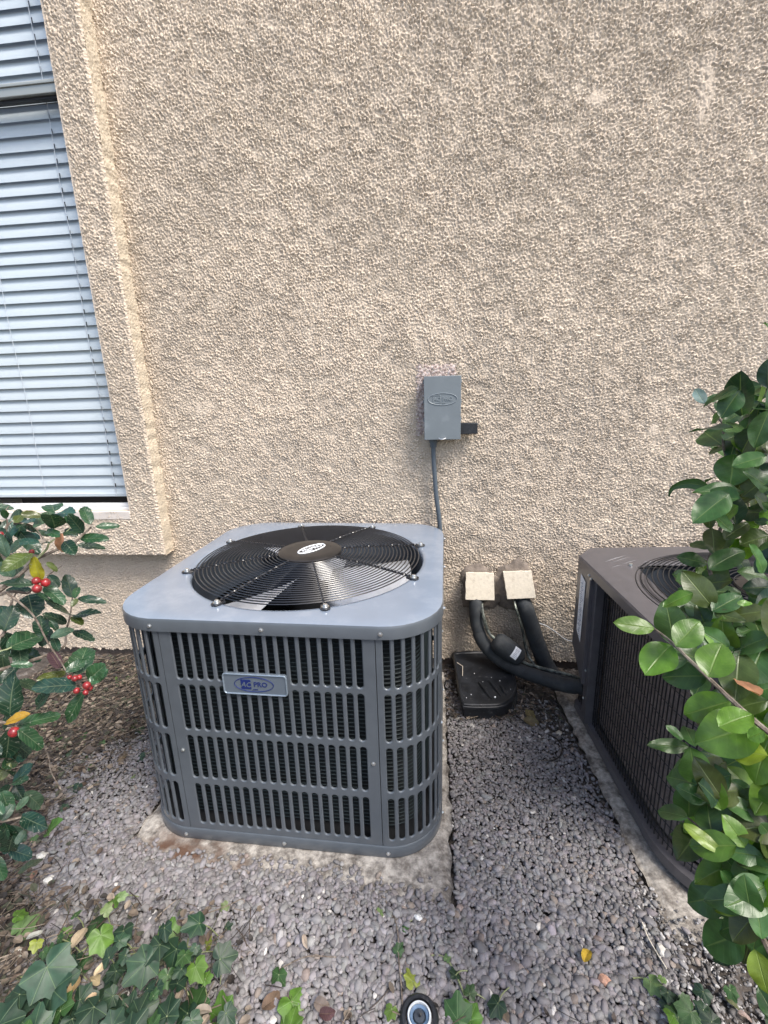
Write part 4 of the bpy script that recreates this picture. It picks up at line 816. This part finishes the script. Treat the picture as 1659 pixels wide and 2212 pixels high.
LB = [(480,380,65,310,.46,'B'),(690,540,600,80,.62,'M'),(700,560,960,290,.72,'B'),(650,550,380,840,.72,'B'),(830,690,380,745,.42,'M'),(1030,870,555,870,.66,'M'),(1040,880,1180,520,.85,'B'),(930,380,1240,400,.52,'M'),(1150,1000,1345,930,.85,'M'),(1270,1130,775,1270,.66,'B'),(1560,1360,920,1580,.72,'B'),(1660,1700,1230,1620,.80,'Y'),(1680,1500,1500,2000,.6,'B'),
(840,1610,415,1575,.33,'M'),(780,1530,608,1380,.5,'M'),(900,1600,790,1370,.5,'M'),(910,1980,870,1625,.78,'M'),(920,1990,585,1900,.62,'M'),(940,1985,1270,1890,.9,'M'),(925,2000,850,2200,.8,'M'),(970,1880,1240,1760,.6,'O'),(1280,1950,1540,2120,.5,'M'),(1640,560,1500,250,.8,'M'),(1600,590,1450,940,.95,'M'),(1680,1080,1500,1340,.8,'M'),(1080,200,1390,20,.62,'M'),(1100,220,1430,290,.5,'O'),
(880,130,810,320,.9,'O'),(1230,560,1430,560,.55,'O'),(880,10,560,140,.5,'B'),(1340,120,1500,110,.4,'B'),(1330,1020,1590,1260,.8,'O'),(1000,130,1400,200,.5,'O'),(1200,420,1430,470,.5,'M'),(1500,380,1340,430,.5,'M'),(1250,780,1420,900,.7,'O'),(1620,900,1700,1020,.6,'M'),(1150,1400,1500,1250,.8,'B'),(1620,1450,1450,1520,.8,'B')]
LC = [(430,340,145,255,.55,'M'),(440,335,450,50,.72,'M'),(400,440,272,455,.62,'M'),(395,400,745,655,.36,'Y'),(655,500,600,205,.85,'M'),(800,680,820,390,.82,'M'),(1060,345,850,10,.55,'M'),(775,720,690,660,.4,'O'),(770,710,1010,990,.66,'M'),(1010,1115,595,1130,.45,'M'),(905,1215,670,1180,.22,'Y'),(1030,1110,1090,870,.9,'M'),(900,640,1200,800,.85,'M'),(1050,1540,1160,1960,.62,'Y'),(1045,1140,1190,1460,.6,'D'),(860,1250,1060,1420,.45,'O'),(940,400,1080,560,.85,'M'),(1090,390,1200,520,.7,'M'),
(700,200,560,20,.8,'D'),(1030,900,1190,1100,.7,'M'),(600,200,330,50,.6,'M'),(1080,560,1180,640,.7,'O'),(960,350,840,200,.5,'O')]
fb = newleafmb()
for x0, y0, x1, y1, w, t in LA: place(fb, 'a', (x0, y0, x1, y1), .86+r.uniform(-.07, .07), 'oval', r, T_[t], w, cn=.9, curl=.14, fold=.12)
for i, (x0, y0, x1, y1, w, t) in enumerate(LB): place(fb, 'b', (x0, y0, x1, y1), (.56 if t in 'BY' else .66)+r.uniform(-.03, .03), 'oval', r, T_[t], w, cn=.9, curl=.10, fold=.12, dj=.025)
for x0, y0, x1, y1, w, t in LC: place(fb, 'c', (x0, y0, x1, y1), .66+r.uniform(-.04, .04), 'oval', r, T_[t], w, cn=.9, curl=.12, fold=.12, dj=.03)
# hooked leaf
p0 = at('a', 560, 1200, .84); pts = [at('a', x, y, .84) for x, y in ((560, 1190), (470, 1150), (380, 1140), (290, 1155), (220, 1190), (192, 1260))]
def ribbon(b, pts, ws, nrm, tint):
    base = len(b.v); n = len(pts)
    for i, p in enumerate(pts):
        t = (pts[min(n-1, i+1)]-pts[max(0, i-1)]).normalized(); s_ = t.cross(nrm).normalized()
        for v in (-1, 0, 1): b.v.append(tuple(p+s_*ws[i]*v+nrm*.003*abs(v))); b.uv.append((i/(n-1), v)); b.c.append(tint)
    for i in range(n-1):
        for j in (0, 1): q = base+i*3+j; b.f.append((q, q+1, q+4, q+3))
ribbon(fb, smooth_path(pts, 4), list(np.interp(range(21), [0, 5, 10, 16, 20], [.004, .0085, .0065, .003, .0008])), (CAM-p0).normalized(), T_['M'])
# filler leaves behind and beyond the frame edge so the shrub has a body
def inshape(X, Y):
    if Y < 830 and X < 1700: return False
    if 1165 < Y < 1310 and X > 1540 and X < 1665 and r.random() < .75: return False   # display px outline of the shrub's left edge
    return X > np.interp(Y, [740, 800, 1000, 1150, 1250, 1330, 1450, 1600, 1700, 1800, 1900, 2000, 2100, 2260], [1700, 1600, 1570, 1560, 1510, 1470, 1520, 1590, 1520, 1500, 1560, 1580, 1640, 1680])
k = 0
while k < 620:
    X_, Y_ = r.uniform(1440, 2150), r.uniform(760, 2260)
    if not inshape(X_, Y_): continue
    if X_ > 1700 and r.random() < .55: continue
    k += 1; d = r.uniform(.72, 1.0) if Y_ < 1500 else r.uniform(.70, .86); a = r.uniform(0, 6.28); L_ = r.uniform(60, 92)/d*.8
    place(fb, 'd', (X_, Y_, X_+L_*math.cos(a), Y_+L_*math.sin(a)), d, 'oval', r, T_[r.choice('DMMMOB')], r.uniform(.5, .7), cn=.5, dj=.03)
k = 0
while k < 95:
    X_, Y_ = r.uniform(1400, 1720), r.uniform(1310, 2120)
    if not inshape(X_-45, Y_): continue
    k += 1; a = r.gauss(PI, .9); L_ = r.uniform(95, 135); d = r.uniform(.62, .68)
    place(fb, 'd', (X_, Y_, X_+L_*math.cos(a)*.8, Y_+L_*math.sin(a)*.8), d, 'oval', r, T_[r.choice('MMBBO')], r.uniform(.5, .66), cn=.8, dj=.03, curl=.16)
gz = at('d', 1760, 2300, .95); shr = empty('leafy_shrub', (gz.x, gz.y, .03), label='green broad leaved shrub at the right edge covering the bronze unit', cat='shrub')
def local(b, o): b.v = [(x-o.location.x, y-o.location.y, z-o.location.z) for x, y, z in b.v]; return b
local(fb, shr).build('foliage', M_privet, shr, ang=180)
def stem(rg, pts, d, r_, par, m_=M_bark, name='stem'):
    ps = smooth_path([at(rg, x, y, dd) for (x, y), dd in zip(pts, d if isinstance(d, (list, tuple)) else [d]*len(pts))], 4); n = len(ps)
    b = MB().tube(ps, [r_*(.35+.65*i/(n-1)) for i in range(n)], 6); return local(b, par).build(name, m_, par)
stem('b', [(480, 380), (600, 470), (700, 560), (830, 690), (1040, 890), (1280, 1120), (1560, 1370), (1900, 1640)], [.565]*7+[.6], .0026, shr)
stem('b', [(910, 1990), (880, 1800), (1000, 1850), (1300, 1950), (1600, 2150), (1900, 2300)], .69, .0024, shr)
stem('c', [(430, 340), (600, 480), (790, 690), (1000, 950), (1030, 1120), (1050, 1300), (1250, 1700)], .68, .0028, shr)
stem('a', [(740, 200), (690, 370), (700, 600), (700, 820), (800, 1200), (650, 1600), (560, 1900), (700, 2150), (1000, 2300), (1400, 2500)], .90, .0038, shr)
stem('a', [(510, 390), (600, 470), (700, 600), (860, 800), (1100, 1050), (1400, 1500)], .93, .0032, shr)
for px, dd in ((1760, .95), (1800, 1.0), (1840, .93)):
    t_ = at('d', px-70, 1300, dd); g_ = Vector((gz.x+(px-1760)*.0008, gz.y, .02)); b = MB().tube(smooth_path([t_, t_.lerp(g_, .4)+Vector((.03, 0, 0)), t_.lerp(g_, .8), g_]), [.005]*6+[.008]*13, 8); local(b, shr).build('stem', M_bark, shr)
b = newleafmb(); place(b, 'b', (1340, 910, 1580, 1030), .62, 'oval', r, (.30, .13, .07), .42); local(b, shr).build('withered_leaf', M_dead, shr, label='single copper brown leaf among the green')

# --- holly at left
r = random.Random(5)
HT = {'D': (.013, .038, .022), 'M': (.024, .070, .030), 'G': (.040, .075, .048), 'B': (.05, .12, .03), 'Y': (.26, .25, .02), 'P': (.05, .022, .03), 'O': (.065, .085, .020), 'T': (.022, .065, .052)}
LH = [(1080,340,1000,115,.5,'M'),(1150,370,1440,350,.33,'M'),(960,510,1290,500,.32,'M'),(930,590,1275,610,.3,'D'),(1000,440,840,240,.38,'D'),(760,470,920,430,.5,'D'),(660,390,620,195,.75,'D'),(680,210,880,190,.62,'T'),(650,190,620,80,.8,'M'),(410,380,655,155,.26,'G'),(500,240,250,210,.45,'O'),(260,230,180,310,.6,'O'),(260,310,410,290,.45,'T'),(160,340,270,350,.6,'T'),(0,400,155,510,.5,'T'),(0,510,135,590,.4,'D'),(480,520,240,450,.35,'T'),(470,560,210,540,.35,'T'),(330,520,75,680,.5,'G'),(380,690,25,880,.55,'O'),
(400,1060,-10,1030,.40,'G'),(370,1130,60,1110,.28,'D'),(580,960,705,1090,.6,'D'),(530,1090,785,1280,.45,'M'),(450,1160,580,1240,.3,'M'),(340,1190,400,1440,.72,'D'),(50,1620,170,1315,.62,'D'),(870,1215,800,940,.52,'D'),(900,1230,935,1080,.32,'M'),(940,1230,1275,1265,.29,'D'),(860,1330,930,1230,.5,'O'),(880,1440,1195,1380,.34,'D'),(870,1450,985,1530,.4,'O'),(885,1440,680,1330,.6,'D'),(740,1370,550,1230,.3,'D'),(800,1530,535,1410,.35,'D'),(610,1710,890,1580,.42,'G'),(880,1620,1120,1720,.3,'D'),(520,1690,480,1445,.65,'D'),(90,1830,510,1640,.62,'M'),(130,1850,505,1960,.5,'T'),(130,1900,-10,1900,.6,'D'),
(930,2140,1040,1790,.62,'M'),(770,2090,925,1940,.42,'M'),(790,2130,455,2190,.32,'O'),(1060,2212,1240,2050,.62,'M'),(300,350,430,430,.4,'D'),(560,420,700,460,.35,'M'),(430,420,620,470,.35,'G'),(780,400,930,470,.4,'D'),(770,550,890,680,.5,'D'),(860,340,780,250,.4,'M'),(600,560,500,560,.3,'M'),(90,260,30,180,.4,'M'),(0,700,-60,900,.5,'M'),(560,800,700,900,.4,'O'),(600,1500,700,1620,.5,'D'),(560,1600,520,1780,.5,'G'),(640,1700,700,1850,.4,'D')]
LK = [(700,230,325,240,.42,'T'),(770,300,600,590,.38,'M'),(825,220,990,80,.62,'M'),(610,110,800,0,.5,'M'),(460,320,305,420,.62,'D'),(170,600,565,490,.38,'M'),(170,640,410,810,.46,'M'),(90,520,110,160,.58,'D'),(90,640,60,920,.62,'D'),(130,1130,280,960,.5,'T'),(110,1130,240,1090,.4,'D'),(140,1150,210,1300,.55,'D'),(90,1150,20,1310,.6,'D'),(0,1110,90,950,.5,'O'),(10,1480,120,1330,.6,'G'),(230,1220,400,1360,.4,'G'),(200,1440,410,1540,.42,'D'),(50,1500,130,1720,.5,'D'),(30,1420,-60,1300,.5,'M'),(420,1600,540,1480,.5,'B'),(150,1380,260,1260,.45,'G'),(60,1550,-40,1700,.6,'D'),(100,1060,20,980,.5,'D'),(30,1000,150,900,.5,'M'),(120,1620,60,1800,.5,'D'),(150,1700,230,1560,.5,'G'),(0,880,-60,760,.5,'D')]
fb = newleafmb()
for x0, y0, x1, y1, w, t in LH: place(fb, 'h', (x0, y0, x1, y1), 1.0+r.uniform(-.07, .07), 'holly', r, HT[t], w*1.08, cn=.8, fold=.22, curl=.14)
for x0, y0, x1, y1, w, t in LK: place(fb, 'k', (x0, y0, x1, y1), (.93 if y0 < 900 else .98)+r.uniform(-.04, .04), 'holly', r, HT[t], w*1.05, cn=.8, fold=.22, curl=.14)
k = 0
while k < 210:
    X_, Y_ = r.uniform(-330, 150), r.uniform(1090, 1900)
    if X_ > np.interp(Y_, [1090, 1150, 1250, 1400, 1500, 1700, 1800, 1900], [60, 90, 40, 60, 30, 60, 80, 50]): continue
    k += 1; d = r.uniform(.95, 1.2); a = r.uniform(0, 6.28); L_ = r.uniform(48, 66); place(fb, 'd', (X_, Y_, X_+L_*math.cos(a), Y_+L_*math.sin(a)), d, 'holly', r, HT[r.choice('DDMTG')], r.uniform(.38, .55), cn=.5)
gz = onz('d', -120, 1900, .02); hol = empty('holly_bush', (gz.x, gz.y, .02), label='spiny leaved holly bush with red berries at the left edge', cat='bush')
local(fb, hol).build('foliage', M_holly, hol, ang=180)
for rg_, sp_, d_, c_, w_, lb, nm in (('h', (490, 1010, 395, 760), .97, HT['Y'], .42, 'yellow leaf above the berries', 'yellow_leaf'), ('k', (275, 500, 15, 570), .92, (.32, .18, .015), .40, 'orange and yellow leaf', 'yellow_leaf'), ('h', (740, 450, 700, 690), .97, (.42, .20, .12), .45, 'curled copper brown leaf', 'withered_leaf'), ('h', (720, 2070, 600, 1860), .96, HT['P'], .5, 'purplish dead leaf', 'withered_leaf')):
    b = newleafmb(); place(b, rg_, sp_, d_, 'holly', r, c_, w_, fold=.3, curl=.2); local(b, hol).build(nm, M_holly if nm == 'yellow_leaf' else M_dead, hol, label=lb)
for rg_, x, y, s_, d_ in (('h', 435, 1020, 38, .97), ('h', 548, 1042, 42, .97), ('h', 445, 1115, 42, .96), ('h', 5, 460, 26, 1.), ('h', 380, 672, 24, 1.03), ('k', 690, 170, 22, .92), ('k', 730, 160, 20, .93), ('k', 800, 233, 28, .92), ('k', 826, 258, 22, .93), ('k', 789, 300, 20, .92), ('k', 706, 282, 23, .93), ('k', 642, 157, 17, .93), ('k', 128, 663, 34, .92)):
    sc__ = RG[rg_][2]*s_/F*d_; v_, f_ = ico(3); b = MB(); c = at(rg_, x, y, d_-.004); b.add([c+Vector(q)*sc__ for q in v_], [tuple(q) for q in f_]); br = local(b, hol).build('berry', M_berry, hol)
for rg_, pts, d_, r_, m_ in (('h', [(1100, 375), (1000, 460), (870, 590), (700, 640), (520, 720), (440, 760), (220, 960), (-60, 1180), (-400, 1400)], 1.03, .0042, M_bark), ('h', [(870, 1200), (860, 1330), (830, 1500), (790, 1640), (775, 1800), (600, 1900), (300, 2000), (-200, 2150)], 1.03, .0034, M_bark), ('h', [(850, 380), (760, 460), (600, 560), (560, 640), (440, 760)], 1.02, .0022, M_twig), ('h', [(380, 1120), (330, 1170), (150, 1150), (-50, 1200), (-300, 1300)], .99, .0036, M_bark),
    ('h', [(750, 835), (640, 910), (560, 960)], .98, .0016, M_bark), ('h', [(200, 1160), (160, 1230), (130, 1320), (60, 1620), (0, 1700)], 1.03, .003, M_bark), ('h', [(140, 1820), (40, 1860), (-100, 1900), (-300, 1950)], .98, .003, M_twig), ('k', [(810, 290), (740, 240), (630, 130), (550, 0), (440, -160), (300, -420), (60, -620)], .94, .0017, M_bark), ('k', [(190, 650), (110, 610), (0, 570), (-200, 560)], .94, .0028, M_bark), ('h', [(110, 120), (60, 200), (90, 330), (40, 420), (-60, 600)], 1.05, .002, M_bark), ('h', [(160, 290), (90, 370), (30, 600), (-80, 900)], 1.05, .0022, M_bark), ('k', [(400, 790), (450, 900), (470, 1030), (560, 1190)], 1.12, .0012, M_bark), ('k', [(120, 1140), (60, 1250), (-80, 1400), (-250, 1500)], 1.0, .003, M_bark), ('k', [(200, 1450), (60, 1480), (-100, 1500)], 1.0, .003, M_bark), ('h', [(520, 520), (420, 380), (280, 330), (160, 330)], 1.04, .0022, M_bark)):
    stem(rg_, pts, d_, r_, hol, m_)
for px in (-120, -160, -90, -200):
    t_ = at('d', px+40, 1300, 1.05); g_ = Vector((gz.x+(px+120)*.001, gz.y+(px+120)*.0005, .01)); b = MB().tube(smooth_path([t_, t_.lerp(g_, .4)+Vector((-.03, 0, 0)), t_.lerp(g_, .8), g_]), [.006]*6+[.010]*13, 8); local(b, hol).build('stem', M_bark, hol)

# --- ivy
def ivyleaf(b, C, size, ang, nrm, tint, r):
    nrm = nrm.normalized(); fx = Vector((math.cos(ang), math.sin(ang), 0)); fx = (fx-nrm*fx.dot(nrm)).normalized(); fy = nrm.cross(fx); C = C-fx*size*.35
    lob = [(0, 1.0), (9, .86), (24, .66), (36, .70), (48, .82), (58, .70), (74, .57), (88, .60), (100, .68), (114, .58), (135, .50), (155, .42), (172, .22)]; st_ = r.uniform(.9, 1.1)
    A_ = [-a for a, _ in lob[::-1]]+[a for a, _ in lob[1:]]; R_ = [q for _, q in lob[::-1]]+[q for _, q in lob[1:]]
    N_ = 40; base = len(b.v); b.v.append(tuple(C)); b.uv.append((0, 0)); b.c.append(tint); ph = r.uniform(0, 6)
    for k in (1, 2, 3):
        for i in range(N_):
            a = -172+344*i/(N_-1); q = float(np.interp(a, A_, R_)); q = q**1.0*(k/3); ar = math.radians(a)
            x, y = q*math.cos(ar), q*math.sin(ar)*st_; z = .10*math.sin(2*ar+ph)*q-.18*q*q+.05*math.sin(5*ar+ph)*q
            b.v.append(tuple(C+(fx*x+fy*y+nrm*z)*size)); b.uv.append((x, y)); b.c.append(tint)
    for i in range(N_-1):
        b.f.append((base, base+1+i, base+2+i))
        for k in (0, 1): o = base+1+k*N_+i; b.f.append((o, o+N_, o+N_+1, o+1))
    return C
IT = {'D': (.016, .040, .020), 'T': (.026, .060, .034), 'M': (.034, .082, .022), 'B': (.075, .155, .020), 'L': (.13, .19, .07), 'Y': (.18, .20, .03)}
def ivy(rg, lst, name, label, seed, zlo=.03, zhi=.07, stems=()):
    r = random.Random(seed); fb = newleafmb(); root = None; pet = []
    for (x, y, s_, t) in lst:
        z = float(hgt(*onz(rg, x, y, .06)[:2]))+r.uniform(zlo, zhi); C = onz(rg, x, y, z); d = (C-CAM).length; size = RG[rg][2]*s_/F*d*.96
        if root is None: root = empty(name, (C.x, C.y, C.z-.06), label=label, cat='ivy')
        a = r.uniform(-2.6, -.5) if r.random() < .5 else r.uniform(.3, 2.6); n_ = Vector((r.uniform(-.6, .6), -.3+r.uniform(-.5, .5), 1)); c = ivyleaf(fb, C, size, a, n_, jit(IT[t], r, .15), r)
        e = Vector((c.x+r.uniform(-.03, .03), c.y+r.uniform(-.01, .04), float(hgt(c.x, c.y))+.002)); pet.append((c, e))
    local(fb, root).build('foliage', M_ivy, root, ang=180)
    b = MB()
    for c, e in pet: b.tube(smooth_path([c, c.lerp(e, .4)+Vector((0, .006, -.004)), e], 3), .0011, 5)
    local(b, root).build('petioles', M_twig, root, kind='stuff')
    for pp in stems: local(MB().tube(smooth_path([onz(rg, x, y, .062) for x, y in pp], 5), .0016, 5), root).build('stem', M_twig, root)
    return root
big = [(180,540,85,'L'),(140,480,48,'B'),(230,690,42,'Y'),(430,600,50,'B'),(500,470,40,'M'),(620,520,85,'M'),(660,670,100,'B'),(740,400,60,'B'),(700,440,48,'L'),(800,360,40,'L'),(790,640,85,'D'),(890,850,125,'T'),(1000,720,95,'D'),(1100,590,100,'B'),(1250,550,95,'D'),(1120,770,105,'D'),(1470,760,95,'D'),(1280,860,80,'B'),(1350,890,45,'B'),(1240,1060,125,'M'),(1430,1090,110,'B'),(130,1060,140,'T'),(330,900,150,'T'),(330,1060,130,'T'),(450,1140,115,'D'),(560,1140,100,'D'),(720,1150,120,'D'),(980,940,55,'D'),(1080,920,70,'M'),(720,890,85,'D'),(1250,720,60,'D'),(390,700,60,'M'),(540,800,75,'M'),(690,1010,90,'D'),(850,1060,80,'D'),(950,1090,95,'D'),(1090,1080,90,'D'),(560,1020,80,'D'),(770,760,75,'D'),(330,760,60,'D'),(440,830,95,'T'),(1170,880,80,'D'),(40,1180,110,'D'),(230,1180,110,'T'),(620,620,70,'M'),(880,1200,110,'D'),(1200,1200,110,'D'),(1010,1180,100,'T')]
ivy('i', [(x, y, s_*.92, t) for x, y, s_, t in big]+[(x+random.Random(i).uniform(-70, 70), y+random.Random(i+50).uniform(-30, 70), s_*.6, 'DDTM'[i % 4]) for i, (x, y, s_, t) in enumerate(big) if y > 560], 'ivy_plant', 'large dense clump of dark and bright green ivy at the lower left corner', 3, .010, .075, stems=[[(880, 930), (850, 1010), (800, 1120)], [(100, 900), (400, 800), (700, 600)], [(1220, 640), (1200, 720), (1100, 900)]])
ivy('j', [(225,840,62,'M'),(330,1010,95,'B'),(300,1080,90,'B')], 'ivy_plant', 'bright ivy sprig at the bottom edge between the clump and the sprinkler', 4, .005, .02)
ivy('j', [(1015,805,58,'Y'),(820,430,34,'L'),(980,512,32,'M'),(945,640,42,'O' if 0 else 'M'),(890,1030,42,'B')], 'ivy_plant', 'trailing ivy runner with tiny leaves along the dark vine above the sprinkler', 5, .004, .012)
ivy('j', [(1290,1000,95,'M'),(1350,1020,75,'B'),(1510,1000,60,'D'),(1270,780,40,'D'),(1230,690,28,'L'),(1370,890,40,'M')], 'ivy_plant', 'medium green ivy tuft just right of the sprinkler', 6, .006, .02, stems=[[(1220, 690), (1280, 800), (1330, 920)]])
ivy('c', [(130,1880,80,'L'),(200,1810,38,'L'),(330,1990,85,'D'),(250,1960,60,'D'),(420,1990,55,'M'),(300,2110,80,'M'),(560,1960,70,'D'),(540,2050,60,'D'),(420,2140,110,'M'),(600,2130,90,'D'),(230,2060,60,'D'),(840,1950,60,'M'),(330,2200,90,'B'),(650,2220,90,'D')], 'ivy_plant', 'ivy clump with a pale leaf on the dirt at the lower right', 7, .006, .03)
ivy('k', [(1110,200,52,'M'),(1060,180,30,'B'),(1240,590,45,'M'),(1180,160,30,'M'),(770,690,50,'M'),(515,735,52,'M'),(760,770,42,'L'),(820,880,46,'M'),(1230,1070,32,'L'),(930,770,42,'M'),(700,1190,60,'D'),(650,870,40,'D'),(590,1350,40,'D'),(340,1650,50,'M'),(840,980,40,'M'),(1300,900,55,'D'),(1290,640,55,'D')], 'ivy_plant', 'sparse small ivy leaves creeping on the litter left of the slate unit', 8, .002, .01)
ivy('i', [(1450,440,36,'L'),(1480,560,36,'D'),(1345,660,42,'Y')], 'ivy_plant', 'three tiny ivy leaves poking out of gravel beyond the dense clump', 9, .003, .01)
# fallen leaves: one object each
r = random.Random(9)
for rg_, x0, y0, x1, y1, w, c, lb in (('i', 470, 700, 560, 560, .6, (.50, .40, .28), 'curled tan dead leaf near the top of the ivy clump'), ('i', 610, 880, 700, 790, .5, (.62, .50, .32), 'pale yellow dead leaf in the middle of the ivy clump'), ('i', 640, 940, 600, 870, .6, (.60, .48, .30), 'small pale dead leaf under the pale yellow one'), ('i', 430, 1030, 530, 870, .45, (.36, .25, .12), 'golden brown dead leaf in the ivy clump'),
    ('i', 550, 1060, 625, 1000, .6, (.52, .38, .24), 'small tan dead leaf low in the ivy clump'), ('i', 190, 1000, 290, 780, .38, (.24, .16, .15), 'long rolled mauve brown dead leaf left of the ivy clump'), ('i', 1260, 1120, 1370, 1090, .6, (.32, .27, .22), 'grey brown dead leaf at the right side of the ivy clump'), ('i', 195, 270, 240, 190, .42, (.30, .18, .14), 'pinkish brown dead leaf on the soil at the far left'), ('i', 380, 330, 470, 325, .5, (.15, .11, .09), 'dull brown leaf lying flat on the pebbles'),
    ('i', 720, 350, 780, 300, .4, (.14, .09, .06), 'narrow brown leaf on the pebbles above the ivy'), ('i', 170, 640, 270, 600, .4, (.42, .42, .38), 'pale grey dead leaf left of the ivy clump'), ('j', 130, 1000, 240, 920, .7, (.14, .09, .06), 'dark brown dead leaf beside the small ivy sprig'), ('j', 440, 960, 520, 1000, .8, (.20, .16, .14), 'grey brown broad leaf on the pebbles near the bottom'), ('j', 470, 1030, 560, 1040, .7, (.07, .03, .035), 'purple black leaf at the bottom edge'),
    ('j', 375, 560, 390, 640, .4, (.42, .34, .28), 'small beige leaf on the open gravel'), ('d', 1262, 2078, 1272, 2050, .7, (.55, .36, .03), 'small bright yellow leaf on the gravel'), ('p', 860, 1690, 1000, 1740, .7, (.16, .13, .07), 'dull olive dead leaf by the old concrete pad'), ('p', 900, 1600, 950, 1700, .6, (.20, .17, .08), 'mottled dead leaf beside the ground box'), ('c', 890, 2100, 1010, 2180, .5, (.36, .27, .24), 'pinkish tan dead leaf in the lower right corner'), ('c', 770, 1970, 900, 2080, .4, (.12, .13, .06), 'faded green brown leaf in the lower right corner'),
    ('k', 800, 1130, 720, 1200, .5, (.09, .06, .045), 'dark dead leaf between litter and gravel'), ('k', 1080, 940, 1180, 880, .35, (.16, .12, .08), 'thin brown leaf on the gravel left of the slate unit'), ('k', 770, 820, 880, 850, .5, (.10, .08, .07), 'slate brown leaf at the litter edge'), ('h', 770, 1960, 840, 1940, .6, (.34, .29, .2), 'pale beige leaf on the soil under the holly')):
    p = onz(rg_, x0, y0, .05); z = float(hgt(p.x, p.y))+.010+(.03 if rg_ == 'i' and 'ivy clump' in lb else 0); P = onz(rg_, x0, y0, z); Q = onz(rg_, x1, y1, z); Q.z += .004; b = newleafmb(); leaf(b, Vector((0, 0, 0)), Q-P, Vector((r.uniform(-.3, .3), -.2, 1)).normalized(), w*.9, 'holly', .5, .35, r.uniform(-1.2, 1.2), tint=tuple(q*.8 for q in c), rnd=r)
    o = b.build('fallen_leaf', M_dead, None, label=lb, cat='leaf'); o.location = P

litter('leaf_litter', 500, (-.56, -.08), (-1.28, -1.0), lambda x, y, r: r.random() < .9, 'brown dead leaf scraps caught between the leaves of the lower left ivy clump', 12, .02)

for o in COL.objects:
    if o.parent is None and 'category' in o:
        g = {'pale_stone': 'pale stones on the ground', 'fallen_leaf': 'fallen dead leaves', 'ivy_plant': 'ivy growing over the ground', 'pipe_cap': 'ivory pipe covers on the wall', 'insulated_pipe': 'black insulated pipes', 'concrete_pad': 'concrete pads under the units', 'cooling_unit': 'outdoor cooling units', 'stem': 'thin stems on the ground'}.get(o.name.split('.')[0])
        if g: o['group'] = g
